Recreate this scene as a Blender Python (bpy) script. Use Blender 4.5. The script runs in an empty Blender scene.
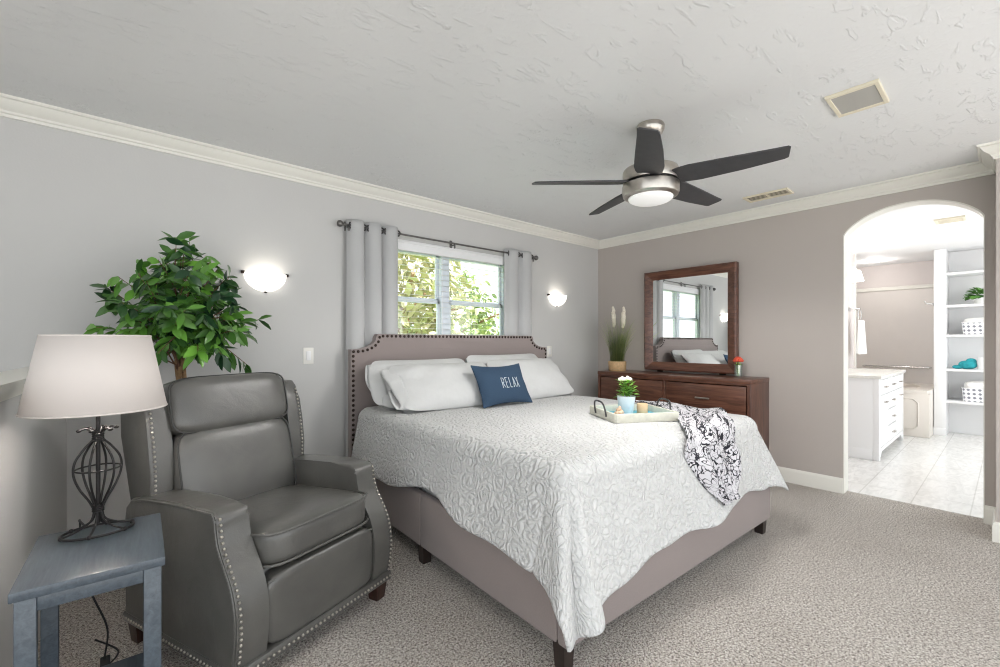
import bpy, bmesh, math, random
from mathutils import Vector, Matrix, Euler, noise as mnoise

scene = bpy.context.scene
COL = scene.collection
PI = math.pi
sin, cos = math.sin, math.cos

# ------------------------------------------------------------------ camera
F_PX = 443.5
YAW = math.radians(49.045)             # heading of the lens axis, measured from +Y... towards +X = 90-49.045
cam_data = bpy.data.cameras.new('camera')
cam_data.sensor_fit = 'HORIZONTAL'
cam_data.sensor_width = 36.0
cam_data.lens = F_PX / 1000.0 * 36.0
cam_data.shift_y = (341.5 - 333.5) / 1000.0 * -1.0 * -1.0
cam_data.clip_start = 0.02
cam_data.clip_end = 200
cam = bpy.data.objects.new('camera', cam_data)
COL.objects.link(cam)
cam.location = (0, 0, 1.23)
cam.rotation_euler = (PI / 2, 0, YAW - PI / 2)
scene.camera = cam

# ------------------------------------------------------------------ world, light, exposure
world = bpy.data.worlds.new('world')
scene.world = world
world.use_nodes = True
wbg = world.node_tree.nodes['Background']
wbg.inputs['Color'].default_value = (0.91, 0.96, 1.0, 1)
wbg.inputs['Strength'].default_value = 1.22
scene.view_settings.view_transform = 'Standard'
scene.view_settings.look = 'None'
scene.view_settings.gamma = 1.0
scene.view_settings.use_curve_mapping = False
scene.view_settings.exposure = 0.82
scene.cycles.filter_width = 1.1


def area_light(name, loc, direction, sx, sy, power, color=(1, 1, 1)):
    d = bpy.data.lights.new(name, 'AREA')
    d.shape = 'RECTANGLE'
    d.size = sx
    d.size_y = sy
    d.energy = power
    d.color = color
    o = bpy.data.objects.new(name, d)
    COL.objects.link(o)
    o.location = loc
    o.rotation_euler = Vector(direction).to_track_quat('-Z', 'Y').to_euler()
    return o


def point_light(name, loc, power, radius=0.04, color=(1, 0.93, 0.85), parent=None):
    d = bpy.data.lights.new(name, 'POINT')
    d.energy = power
    d.shadow_soft_size = radius
    d.color = color
    o = bpy.data.objects.new(name, d)
    COL.objects.link(o)
    o.location = loc
    if parent:
        o.parent = parent
    return o


sun = bpy.data.lights.new('sun', 'SUN')
sun.energy = 9.0
sun.angle = math.radians(2)
sun.color = (0.95, 0.97, 1.0)
sun_o = bpy.data.objects.new('sun', sun)
COL.objects.link(sun_o)
sun_o.location = (5, -6, 8)
sun_o.rotation_euler = Vector((-0.45, 0.30, -1.0)).to_track_quat('-Z', 'Y').to_euler()

# added fill light outside the invented window in the right wall
area_light('fill_light_right', (4.30, -1.25, 1.15), (-1, 0.0, 0.05), 0.9, 1.5, 4, (0.98, 0.99, 1.0))
# added fill light for the bathroom, out of view right, no window behind it
area_light('fill_light_bathroom', (6.6, -1.75, 1.45), (0, 1, -0.05), 2.6, 1.6, 12, (1.0, 0.99, 0.97))


# ------------------------------------------------------------------ materials
def srgb(r, g, b):
    def f(c):
        c /= 255.0
        return c / 12.92 if c <= 0.04045 else ((c + 0.055) / 1.055) ** 2.4
    return (f(r), f(g), f(b), 1)


class NT:
    def __init__(self, name):
        self.m = bpy.data.materials.new(name)
        self.m.use_nodes = True
        self.t = self.m.node_tree
        self.b = self.t.nodes['Principled BSDF']

    def n(self, typ, **kw):
        nd = self.t.nodes.new(typ)
        for k, v in kw.items():
            if k.startswith('i_'):
                key = k[2:].replace('_', ' ')
                nd.inputs[key].default_value = v
            else:
                setattr(nd, k, v)
        return nd

    def l(self, a, b):
        self.t.links.new(a, b)

    def ramp(self, fac, stops, interp='LINEAR'):
        r = self.n('ShaderNodeValToRGB')
        r.color_ramp.interpolation = interp
        e = r.color_ramp.elements
        while len(e) < len(stops):
            e.new(0.5)
        for el, (p, c) in zip(e, stops):
            el.position = p
            el.color = c if len(c) == 4 else (*c, 1)
        self.l(fac, r.inputs['Fac'])
        return r.outputs['Color']

    def coords(self, kind='Object', scale=None):
        tc = self.n('ShaderNodeTexCoord')
        out = tc.outputs[kind]
        if scale is not None:
            mp = self.n('ShaderNodeMapping')
            mp.inputs['Scale'].default_value = scale
            self.l(out, mp.inputs['Vector'])
            out = mp.outputs['Vector']
        return out

    def noise(self, vec, scale, detail=3, rough=0.55, dist=0.0):
        nd = self.n('ShaderNodeTexNoise')
        nd.inputs['Scale'].default_value = scale
        nd.inputs['Detail'].default_value = detail
        nd.inputs['Roughness'].default_value = rough
        nd.inputs['Distortion'].default_value = dist
        self.l(vec, nd.inputs['Vector'])
        return nd.outputs['Fac']

    def bump(self, height, strength, dist, prev=None):
        b = self.n('ShaderNodeBump')
        b.inputs['Strength'].default_value = strength
        b.inputs['Distance'].default_value = dist
        self.l(height, b.inputs['Height'])
        if prev is not None:
            self.l(prev, b.inputs['Normal'])
        return b.outputs['Normal']

    def math(self, op, a, b=None, c=None):
        nd = self.n('ShaderNodeMath', operation=op)
        for i, v in enumerate((a, b, c)):
            if v is None:
                continue
            if isinstance(v, (int, float)):
                nd.inputs[i].default_value = v
            else:
                self.l(v, nd.inputs[i])
        return nd.outputs[0]


def plain(name, col, rough=0.5, metal=0.0, var=0.0, vscale=8.0, bump=None, spec=0.5, coat=0.0, kind='Object', sheen=0.0):
    """one principled surface with slight value variation and optional fine bump"""
    t = NT(name)
    t.b.inputs['Roughness'].default_value = rough
    t.b.inputs['Metallic'].default_value = metal
    t.b.inputs['Specular IOR Level'].default_value = spec
    t.b.inputs['Coat Weight'].default_value = coat
    if sheen:
        t.b.inputs['Sheen Weight'].default_value = sheen
    v = t.coords(kind)
    if var > 0:
        f = t.noise(v, vscale, 4)
        lo = tuple(c * (1 - var) for c in col[:3])
        hi = tuple(min(1, c * (1 + var)) for c in col[:3])
        t.l(t.ramp(f, [(0.3, lo), (0.7, hi)]), t.b.inputs['Base Color'])
    else:
        t.b.inputs['Base Color'].default_value = col
    if bump:
        sc, st, di = bump
        t.l(t.bump(t.noise(v, sc, 4), st, di), t.b.inputs['Normal'])
    return t.m


M = {}
M['wall_grey'] = plain('wall paint light grey', srgb(203, 202, 200), 0.7, var=0.015, vscale=2, bump=(90, 0.12, 0.003), spec=0.3)
M['wall_taupe'] = plain('wall paint taupe', srgb(189, 181, 175), 0.7, var=0.015, vscale=2, bump=(90, 0.12, 0.003), spec=0.3)
M['trim_white'] = plain('trim paint white', srgb(236, 234, 226), 0.4, spec=0.4)
M['white_gloss'] = plain('white gloss paint', srgb(240, 240, 240), 0.3)
M['bath_wall'] = plain('bathroom wall paint', srgb(222, 214, 211), 0.6, var=0.01, bump=(90, 0.08, 0.002))
M['surround'] = plain('tub surround panel', srgb(226, 220, 215), 0.35, var=0.02, vscale=3)
M['tub'] = plain('tub acrylic', srgb(224, 217, 208), 0.3)
M['bath_ceiling'] = plain('bathroom ceiling paint', srgb(238, 238, 238), 0.7, bump=(40, 0.1, 0.004))
M['chrome'] = plain('chrome', srgb(215, 215, 215), 0.15, 1.0)
M['nickel'] = plain('brushed nickel', srgb(190, 184, 176), 0.28, 1.0, var=0.08, vscale=30)
M['bronze'] = plain('dark bronze', srgb(62, 52, 46), 0.35, 0.8)
M['gunmetal'] = plain('dark grey metal', srgb(92, 90, 90), 0.35, 0.9)
M['rod'] = plain('pewter metal', srgb(120, 118, 116), 0.3, 1.0)
M['fan_blade'] = plain('charcoal laminate', srgb(66, 66, 68), 0.5, var=0.12, vscale=25)
M['iron'] = plain('wrought iron', srgb(48, 46, 46), 0.5, 0.7, bump=(200, 0.3, 0.001))
M['black_plastic'] = plain('black plastic', srgb(28, 28, 30), 0.5)
M['dark_leg'] = plain('espresso wood', srgb(46, 36, 32), 0.4, var=0.2, vscale=20)
M['taupe_linen'] = plain('taupe woven linen', srgb(148, 137, 134), 0.9, var=0.10, vscale=350, bump=(700, 0.35, 0.001), spec=0.2, sheen=0.2)
M['curtain'] = plain('grey curtain fabric', srgb(190, 190, 190), 0.85, var=0.03, vscale=250, bump=(500, 0.2, 0.001), spec=0.2)
M['pillow_white'] = plain('white cotton', srgb(208, 208, 207), 0.85, var=0.015, vscale=30, bump=(9, 0.35, 0.02), spec=0.2)
M['navy'] = plain('navy canvas', srgb(58, 77, 98), 0.9, var=0.12, vscale=300, bump=(500, 0.3, 0.001), spec=0.2)
M['letter_white'] = plain('white print', srgb(205, 214, 222), 0.9)
M['plate'] = plain('wall plate plastic', srgb(232, 230, 224), 0.4)
M['cream_metal'] = plain('cream painted metal', srgb(226, 218, 196), 0.5)
M['vent_grey'] = plain('vent mesh', srgb(176, 174, 168), 0.7)
M['vent_dark'] = plain('vent slot', srgb(84, 76, 64), 0.8)
M['white_metal'] = plain('window vinyl', srgb(222, 228, 236), 0.35)
M['blind'] = plain('white blind slat', srgb(240, 240, 240), 0.4)
M['trunk'] = plain('tan trunk bark', srgb(150, 118, 84), 0.8, var=0.25, vscale=40, bump=(60, 0.4, 0.01))
M['twig'] = plain('brown twig', srgb(112, 82, 64), 0.8, var=0.2, vscale=40)
M['pot_basket'] = plain('woven basket', srgb(150, 116, 76), 0.85, var=0.3, vscale=60, bump=(80, 0.5, 0.01))
M['pot_tan'] = plain('tan wooden pot', srgb(206, 172, 128), 0.7, var=0.15, vscale=50, bump=(60, 0.3, 0.005))
M['soil'] = plain('dark moss', srgb(70, 64, 40), 0.95, var=0.3, vscale=60)
M['plume'] = plain('cream plume', srgb(236, 228, 212), 0.95, bump=(120, 0.6, 0.01))
M['candle'] = plain('tan candle wax', srgb(226, 190, 150), 0.6)
M['teal'] = plain('turquoise tray base', srgb(92, 178, 198), 0.5, var=0.12, vscale=20)
M['tray_white'] = plain('whitewashed wood', srgb(216, 214, 200), 0.7, var=0.08, vscale=30)
M['pot_blue'] = plain('pale blue ceramic', srgb(236, 240, 245), 0.3)
M['flower_white'] = plain('white petals', srgb(244, 240, 226), 0.8)
M['flower_red'] = plain('coral petals', srgb(224, 92, 66), 0.7, var=0.15, vscale=60)
M['towel'] = plain('white terry', srgb(244, 243, 240), 0.95, bump=(160, 0.6, 0.006))
M['teal_cloth'] = plain('teal bath puff', srgb(40, 158, 168), 0.8, var=0.2, vscale=30, bump=(60, 0.7, 0.02))
M['shell'] = plain('sea shell', srgb(224, 190, 160), 0.5, var=0.12, vscale=80)
M['stone_top'] = plain('pale stone counter', srgb(230, 228, 222), 0.25, var=0.06, vscale=40)
M['lawn'] = plain('lawn', srgb(120, 150, 80), 0.95, var=0.2, vscale=4)


def m_carpet():
    t = NT('beige frieze carpet')
    v = t.coords('Object')
    f1 = t.noise(v, 120, 3, 0.6, 0.6)
    f2 = t.noise(v, 230, 2, 0.6)
    f3 = t.noise(v, 2.2, 3, 0.5)
    a = t.math('ADD', t.math('MULTIPLY', f1, 0.65), t.math('MULTIPLY', f2, 0.35))
    c = t.ramp(a, [(0.38, srgb(70, 62, 56)), (0.455, srgb(176, 166, 156)), (0.52, srgb(220, 212, 203)), (0.60, srgb(250, 246, 240))])
    mx = t.n('ShaderNodeMix', data_type='RGBA', blend_type='MULTIPLY')
    mx.inputs['Factor'].default_value = 1
    t.l(c, mx.inputs[6])
    t.l(t.ramp(f3, [(0.3, (0.90, 0.89, 0.88)), (0.7, (1, 1, 1))]), mx.inputs[7])
    t.l(mx.outputs[2], t.b.inputs['Base Color'])
    t.b.inputs['Roughness'].default_value = 1.0
    t.b.inputs['Specular IOR Level'].default_value = 0.1
    t.b.inputs['Sheen Weight'].default_value = 0.2
    n1 = t.bump(a, 1.0, 0.02)
    t.l(n1, t.b.inputs['Normal'])
    return t.m


def m_ceiling():
    t = NT('knockdown ceiling')
    mp = t.n('ShaderNodeMapping')
    mp.inputs['Rotation'].default_value = (0, 0, math.radians(55))
    mp.inputs['Scale'].default_value = (7, 19, 1)
    t.l(t.coords('Object'), mp.inputs['Vector'])
    f1 = t.noise(mp.outputs[0], 1.0, 5, 0.58, 0.5)
    f2 = t.noise(t.coords('Object'), 45, 3, 0.5)
    h = t.ramp(f1, [(0.575, (0, 0, 0)), (0.62, (1, 1, 1))])
    h2 = t.ramp(f2, [(0.5, (0, 0, 0)), (0.62, (1, 1, 1))])
    n1 = t.bump(h, 0.40, 0.010)
    n2 = t.bump(h2, 0.12, 0.004, n1)
    t.l(n2, t.b.inputs['Normal'])
    t.b.inputs['Base Color'].default_value = srgb(230, 231, 231)
    t.b.inputs['Roughness'].default_value = 0.75
    t.b.inputs['Specular IOR Level'].default_value = 0.25
    return t.m


def m_wood(name, dark, light, axis='y', rough=0.3, scale=1.0):
    t = NT(name)
    sc = {'x': (1.2, 14, 14), 'y': (14, 1.2, 14), 'z': (14, 14, 1.2)}[axis]
    v = t.coords('Object', tuple(s * scale for s in sc))
    f = t.noise(v, 2.2, 5, 0.6, 0.8)
    g = t.noise(v, 9, 3, 0.6)
    a = t.math('ADD', t.math('MULTIPLY', f, 0.75), t.math('MULTIPLY', g, 0.25))
    t.l(t.ramp(a, [(0.32, dark), (0.68, light)]), t.b.inputs['Base Color'])
    t.b.inputs['Roughness'].default_value = rough
    t.l(t.bump(g, 0.06, 0.002), t.b.inputs['Normal'])
    return t.m


def m_leather():
    t = NT('dark grey leather')
    v = t.coords('Object')
    f = t.noise(v, 5, 2, 0.6, 0.4)
    t.l(t.ramp(f, [(0.25, srgb(78, 77, 74)), (0.75, srgb(94, 93, 89))]), t.b.inputs['Base Color'])
    t.b.inputs['Roughness'].default_value = 0.34
    t.b.inputs['Coat Weight'].default_value = 0.5
    t.b.inputs['Coat Roughness'].default_value = 0.34
    vo = t.n('ShaderNodeTexVoronoi')
    vo.inputs['Scale'].default_value = 260
    t.l(v, vo.inputs['Vector'])
    n1 = t.bump(t.noise(v, 9, 3, 0.5, 0.8), 0.22, 0.015)
    n2 = t.bump(vo.outputs['Distance'], 0.12, 0.002, n1)
    t.l(n2, t.b.inputs['Normal'])
    return t.m


def m_quilt():
    t = NT('white matelasse quilt')
    uv = t.n('ShaderNodeTexCoord').outputs['UV']
    # scrolling floral medallions: distorted rings round voronoi cells, plus a diamond lattice
    nz = t.n('ShaderNodeTexNoise')
    nz.inputs['Scale'].default_value = 9
    t.l(uv, nz.inputs['Vector'])
    ma = t.n('ShaderNodeVectorMath', operation='MULTIPLY_ADD')
    ma.inputs[1].default_value = (0.05, 0.05, 0)
    t.l(nz.outputs['Color'], ma.inputs[0])
    t.l(uv, ma.inputs[2])
    vo = t.n('ShaderNodeTexVoronoi', feature='F1')
    vo.inputs['Scale'].default_value = 12.0
    vo.inputs['Randomness'].default_value = 0.55
    t.l(ma.outputs[0], vo.inputs['Vector'])
    rings = t.math('SINE', t.math('MULTIPLY', vo.outputs['Distance'], 26))
    ve = t.n('ShaderNodeTexVoronoi', feature='DISTANCE_TO_EDGE')
    ve.inputs['Scale'].default_value = 30.0
    t.l(ma.outputs[0], ve.inputs['Vector'])
    puffs = t.ramp(ve.outputs['Distance'], [(0.0, (0, 0, 0)), (0.16, (1, 1, 1))])
    h = t.math('ADD', t.math('MULTIPLY', rings, 0.5), puffs)
    n1 = t.bump(h, 0.60, 0.009)
    n2 = t.bump(t.noise(uv, 260, 2), 0.15, 0.002, n1)
    t.l(n2, t.b.inputs['Normal'])
    t.b.inputs['Base Color'].default_value = srgb(216, 216, 215)
    t.b.inputs['Roughness'].default_value = 0.9
    t.b.inputs['Specular IOR Level'].default_value = 0.2
    return t.m


def m_throw():
    t = NT('white throw with black scribble print')
    uv = t.n('ShaderNodeTexCoord').outputs['UV']
    nz = t.noise(uv, 12, 1, 0.5, 1.2)
    line = t.math('ABSOLUTE', t.math('SUBTRACT', nz, 0.5))
    nz2 = t.noise(uv, 17, 1, 0.5, 1.6)
    line2 = t.math('ABSOLUTE', t.math('SUBTRACT', nz2, 0.47))
    mn = t.math('MINIMUM', line, line2)
    mask = t.noise(uv, 11, 2)
    th = t.math('ADD', mn, t.math('MULTIPLY', t.math('SUBTRACT', 0.52, mask), 0.16))
    c = t.ramp(th, [(0.022, srgb(26, 26, 36)), (0.040, srgb(212, 210, 214))])
    t.l(c, t.b.inputs['Base Color'])
    t.b.inputs['Roughness'].default_value = 0.9
    return t.m


def m_tile():
    t = NT('polished white stone tile')
    v = t.coords('Object')
    br = t.n('ShaderNodeTexBrick')
    br.offset = 0.0
    br.inputs['Scale'].default_value = 1.0
    br.inputs['Brick Width'].default_value = 0.62
    br.inputs['Row Height'].default_value = 0.31
    br.inputs['Mortar Size'].default_value = 0.004
    br.inputs['Color1'].default_value = (1, 1, 1, 1)
    br.inputs['Color2'].default_value = (0.96, 0.96, 0.96, 1)
    br.inputs['Mortar'].default_value = (0.76, 0.755, 0.74, 1)
    mp = t.n('ShaderNodeMapping')
    mp.inputs['Location'].default_value = (0.1, -0.19, 0)
    t.l(v, mp.inputs['Vector'])
    t.l(mp.outputs[0], br.inputs['Vector'])
    f = t.noise(t.coords('Object', (1, 3, 1)), 5, 5, 0.6, 1.5)
    base = t.ramp(f, [(0.35, srgb(224, 223, 220)), (0.6, srgb(242, 241, 238))])
    mx = t.n('ShaderNodeMix', data_type='RGBA', blend_type='MULTIPLY')
    mx.inputs['Factor'].default_value = 1
    t.l(base, mx.inputs[6])
    t.l(br.outputs['Color'], mx.inputs[7])
    t.l(mx.outputs[2], t.b.inputs['Base Color'])
    t.b.inputs['Roughness'].default_value = 0.22
    return t.m


def m_leaf(name, c0, c1, rough=0.4):
    t = NT(name)
    a = t.n('ShaderNodeAttribute')
    a.attribute_name = 'tint'
    t.l(t.ramp(a.outputs['Fac'], [(0.0, c0), (0.55, tuple((p + q) / 2 for p, q in zip(c0, c1))), (1.0, c1)]), t.b.inputs['Base Color'])
    t.b.inputs['Roughness'].default_value = rough
    t.b.inputs['Subsurface Weight'].default_value = 0.0
    return t.m


def m_emit(name, col, strength, base=None):
    t = NT(name)
    t.b.inputs['Base Color'].default_value = base or col
    t.b.inputs['Emission Color'].default_value = col
    t.b.inputs['Emission Strength'].default_value = strength
    t.b.inputs['Roughness'].default_value = 0.35
    return t.m


def m_glass(name, tint=(1, 1, 1, 1), rough=0.0, glossy=0.06):
    """clear thin pane: mostly see-through with a faint mirror"""
    t = NT(name)
    for l in list(t.t.links):
        t.t.links.remove(l)
    tr = t.n('ShaderNodeBsdfTransparent')
    tr.inputs['Color'].default_value = tint
    gl = t.n('ShaderNodeBsdfGlossy')
    gl.inputs['Roughness'].default_value = rough
    mx = t.n('ShaderNodeMixShader')
    mx.inputs[0].default_value = glossy
    t.l(tr.outputs[0], mx.inputs[1])
    t.l(gl.outputs[0], mx.inputs[2])
    t.l(mx.outputs[0], t.t.nodes['Material Output'].inputs['Surface'])
    return t.m


def m_shade():
    t = NT('off white linen lamp shade')
    t.b.inputs['Base Color'].default_value = srgb(219, 211, 206)
    t.b.inputs['Roughness'].default_value = 0.9
    v = t.coords('Object')
    t.l(t.bump(t.noise(v, 300, 2), 0.1, 0.001), t.b.inputs['Normal'])
    tl = t.n('ShaderNodeBsdfTranslucent')
    tl.inputs['Color'].default_value = srgb(240, 230, 224)
    mx = t.n('ShaderNodeMixShader')
    mx.inputs[0].default_value = 0.04
    t.l(t.b.outputs[0], mx.inputs[1])
    t.l(tl.outputs[0], mx.inputs[2])
    t.l(mx.outputs[0], t.t.nodes['Material Output'].inputs['Surface'])
    return t.m


def m_bin():
    t = NT('white bin with grey lattice print')
    v = t.coords('Object', (1, 1, 1))
    sep = t.n('ShaderNodeSeparateXYZ')
    t.l(v, sep.inputs[0])
    a = t.math('ADD', sep.outputs['X'], sep.outputs['Y'])
    s1 = t.math('SINE', t.math('MULTIPLY', t.math('ADD', a, sep.outputs['Z']), 62))
    s2 = t.math('SINE', t.math('MULTIPLY', t.math('SUBTRACT', a, sep.outputs['Z']), 62))
    p = t.math('MULTIPLY', s1, s2)
    t.l(t.ramp(p, [(0.25, srgb(238, 238, 240)), (0.42, srgb(138, 140, 150))]), t.b.inputs['Base Color'])
    t.b.inputs['Roughness'].default_value = 0.9
    return t.m


def m_mirror():
    t = NT('mirror glass')
    t.b.inputs['Base Color'].default_value = (0.93, 0.95, 0.95, 1)
    t.b.inputs['Metallic'].default_value = 1
    t.b.inputs['Roughness'].default_value = 0.005
    return t.m


M['carpet'] = m_carpet()
M['ceiling'] = m_ceiling()
M['wood'] = m_wood('dark cherry wood', srgb(66, 40, 31), srgb(126, 84, 66), 'y', 0.28)
M['wood_v'] = m_wood('dark cherry wood upright', srgb(66, 40, 31), srgb(122, 82, 66), 'z', 0.28)
M['blue_wood'] = m_wood('slate blue painted wood', srgb(54, 64, 74), srgb(80, 91, 101), 'y', 0.45, 1.6)
M['blue_wood'].node_tree.nodes['Principled BSDF'].inputs['Coat Weight'].default_value = 0.7
M['blue_wood'].node_tree.nodes['Principled BSDF'].inputs['Coat Roughness'].default_value = 0.25
M['foot_wood'] = m_wood('dark red wood', srgb(38, 22, 18), srgb(72, 42, 32), 'z', 0.35)
M['leather'] = m_leather()
M['quilt'] = m_quilt()
M['throw'] = m_throw()
M['tile'] = m_tile()
M['ficus_leaf'] = m_leaf('ficus leaf', srgb(26, 62, 34), srgb(126, 188, 72), 0.32)
M['grass_leaf'] = m_leaf('grass blade', srgb(124, 156, 76), srgb(228, 232, 172), 0.6)
M['mint_leaf'] = m_leaf('bright green leaf', srgb(72, 134, 40), srgb(160, 206, 92), 0.5)
M['bath_leaf'] = m_leaf('small green leaf', srgb(46, 104, 44), srgb(120, 176, 84), 0.5)
M['tree_leaf'] = m_leaf('garden leaf', srgb(96, 130, 66), srgb(206, 214, 150), 0.6)
M['tree_leaf_warm'] = m_leaf('garden leaf warm', srgb(140, 144, 84), srgb(226, 218, 176), 0.6)
M['sconce_glass'] = m_emit('alabaster glass', (1.0, 0.96, 0.90, 1), 1.2, (0.80, 0.78, 0.74, 1))
M['fan_glass'] = m_emit('frosted fan glass', (1.0, 0.98, 0.95, 1), 0.16, (0.85, 0.85, 0.84, 1))
M['vanity_glass'] = m_emit('lit vanity glass', (1.0, 0.95, 0.88, 1), 3.0)
M['downlight'] = m_emit('lit downlight', (1.0, 0.96, 0.9, 1), 6.0)
M['bulb'] = m_emit('lit bulb', (1.0, 0.9, 0.78, 1), 4.0)
M['pane'] = m_glass('window glass')
M['clear_glass'] = m_glass('clear drinking glass', (0.93, 0.97, 0.95, 1), 0.02, 0.18)
M['shade'] = m_shade()
M['bin'] = m_bin()
M['mirror'] = m_mirror()


# ------------------------------------------------------------------ mesh helpers
class MB:
    def __init__(self):
        self.bm = bmesh.new()
        self.uv = None
        self.tint = None

    # every method takes an optional matrix applied to what it adds
    def _put(self, verts, mat):
        if mat is not None:
            for v in verts:
                v.co = mat @ v.co

    def box(self, lo, hi, bevel=0.0, seg=2, mat=None):
        r = bmesh.ops.create_cube(self.bm, size=1)
        vs = r['verts']
        c = [(a + b) / 2 for a, b in zip(lo, hi)]
        s = [b - a for a, b in zip(lo, hi)]
        for v in vs:
            v.co = Vector((c[i] + v.co[i] * s[i] for i in range(3)))
        if bevel > 0:
            es = list({e for v in vs for e in v.link_edges})
            r2 = bmesh.ops.bevel(self.bm, geom=es, offset=bevel, segments=seg, profile=0.5, affect='EDGES', clamp_overlap=True)
            vs = list({v for f in r2['faces'] for v in f.verts} | {v for v in vs if v.is_valid})
        self._put(vs, mat)
        return self

    def loft(self, rings, closed_ring=True, cap=True, closed_path=False):
        """rings: list of equally long point lists"""
        vr = [[self.bm.verts.new(p) for p in r] for r in rings]
        n = len(rings[0])
        m = len(rings)
        for i in range(m if closed_path else m - 1):
            a, b = vr[i], vr[(i + 1) % m]
            for j in range(n if closed_ring else n - 1):
                k = (j + 1) % n
                try:
                    self.bm.faces.new((a[j], a[k], b[k], b[j]))
                except ValueError:
                    pass
        if cap and closed_ring and not closed_path:
            for r, flip in ((vr[0], True), (vr[-1], False)):
                try:
                    self.bm.faces.new(list(reversed(r)) if flip else r)
                except ValueError:
                    pass
        return vr

    def lathe(self, prof, c=(0, 0, 0), n=32, mat=None, cap=True):
        rings = []
        for r, z in prof:
            ring = []
            for j in range(n):
                a = 2 * PI * j / n
                p = Vector((c[0] + max(r, 1e-4) * cos(a), c[1] + max(r, 1e-4) * sin(a), c[2] + z))
                ring.append(mat @ p if mat else p)
            rings.append(ring)
        self.loft(rings, True, cap)
        return self

    def tube(self, pts, r, n=8, closed=False, mat=None):
        pts = [Vector(p) for p in pts]
        if mat:
            pts = [mat @ p for p in pts]
        m = len(pts)
        rings = []
        up = None
        for i, p in enumerate(pts):
            if closed:
                d = pts[(i + 1) % m] - pts[i - 1]
            else:
                d = pts[min(i + 1, m - 1)] - pts[max(i - 1, 0)]
            if d.length < 1e-9:
                d = Vector((0, 0, 1))
            d.normalize()
            if up is None:
                up = Vector((0, 0, 1)) if abs(d.z) < 0.9 else Vector((1, 0, 0))
            up = (up - d * up.dot(d))
            if up.length < 1e-6:
                up = d.orthogonal()
            up.normalize()
            s = d.cross(up)
            rr = r[i] if isinstance(r, (list, tuple)) else r
            rings.append([p + (up * cos(2 * PI * j / n) + s * sin(2 * PI * j / n)) * rr for j in range(n)])
        self.loft(rings, True, True, closed)
        return self

    def prism(self, poly, axis, lo, hi, mat=None, bevel=0.0, seg=2):
        """closed polygon in the two other axes, extruded along axis"""
        def pt(p, w):
            if axis == 'x':
                q = Vector((w, p[0], p[1]))
            elif axis == 'y':
                q = Vector((p[0], w, p[1]))
            else:
                q = Vector((p[0], p[1], w))
            return q
        vr = self.loft([[pt(p, lo) for p in poly], [pt(p, hi) for p in poly]])
        vs = vr[0] + vr[1]
        if bevel > 0:
            caps = set()
            for r in vr:
                for i in range(len(r)):
                    e = self.bm.edges.get((r[i], r[(i + 1) % len(r)]))
                    if e:
                        caps.add(e)
            r2 = bmesh.ops.bevel(self.bm, geom=list(caps), offset=bevel, segments=seg, profile=0.5, affect='EDGES', clamp_overlap=True)
            vs = list({v for f in r2['faces'] for v in f.verts} | {v for v in vs if v.is_valid})
        self._put(vs, mat)
        return self

    def grid(self, fn, nu, nv, uvfn=None):
        vs = [[self.bm.verts.new(fn(i / nu, j / nv)) for j in range(nv + 1)] for i in range(nu + 1)]
        if uvfn and self.uv is None:
            self.uv = self.bm.loops.layers.uv.new('UVMap')
        for i in range(nu):
            for j in range(nv):
                f = self.bm.faces.new((vs[i][j], vs[i + 1][j], vs[i + 1][j + 1], vs[i][j + 1]))
                if uvfn:
                    for lp, (a, b) in zip(f.loops, ((i, j), (i + 1, j), (i + 1, j + 1), (i, j + 1))):
                        lp[self.uv].uv = uvfn(a / nu, b / nv)
        return vs

    def ball(self, c, r, u=10, v=8, mat=None):
        rr = r if isinstance(r, (list, tuple)) else (r, r, r)
        mt = Matrix.Translation(c) @ Matrix.Diagonal((*rr, 1))
        if mat:
            mt = mat @ mt
        bmesh.ops.create_uvsphere(self.bm, u_segments=u, v_segments=v, radius=1, matrix=mt)
        return self

    def cushion(self, c, half, p=5.0, n=10, mat=None, bulge=0.0):
        """rounded box: a subdivided cube pushed onto a super-ellipsoid"""
        seen = {}
        def vert(a):
            k = tuple(round(x, 5) for x in a)
            if k not in seen:
                q = sum(abs(x) ** p for x in a) ** (1 / p)
                w = [x / q for x in a]
                s = 1 + bulge * (1 - a[0] ** 2) * (1 - a[1] ** 2) * (1 if abs(a[2]) > 0.99 else 0)
                co = Vector((c[0] + w[0] * half[0], c[1] + w[1] * half[1], c[2] + w[2] * half[2] * s))
                seen[k] = self.bm.verts.new(mat @ co if mat else co)
            return seen[k]
        for ax in range(3):
            for sg in (-1, 1):
                for i in range(n):
                    for j in range(n):
                        q = []
                        for di, dj in ((0, 0), (1, 0), (1, 1), (0, 1)):
                            a = [0, 0, 0]
                            a[ax] = sg
                            a[(ax + 1) % 3] = -1 + 2 * (i + di) / n
                            a[(ax + 2) % 3] = -1 + 2 * (j + dj) / n
                            q.append(vert(a))
                        if sg < 0:
                            q.reverse()
                        self.bm.faces.new(q)
        return self

    def leaf(self, base, direction, normal, length, width, tint, fold=0.25, droop=0.2):
        if self.tint is None:
            self.tint = self.bm.loops.layers.float_color.new('tint')
        d = Vector(direction).normalized()
        nrm = Vector(normal)
        nrm = (nrm - d * nrm.dot(d))
        if nrm.length < 1e-5:
            nrm = d.orthogonal()
        nrm.normalize()
        s = d.cross(nrm)
        base = Vector(base)
        rows = []
        prof = ((0.0, 0.06), (0.3, 0.85), (0.6, 0.95), (0.85, 0.5), (1.0, 0.02))
        for t, w in prof:
            mid = base + d * (t * length) - nrm * (droop * length * t * t)
            hw = w * width / 2
            rows.append([self.bm.verts.new(mid - s * hw + nrm * hw * fold), self.bm.verts.new(mid), self.bm.verts.new(mid + s * hw + nrm * hw * fold)])
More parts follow.
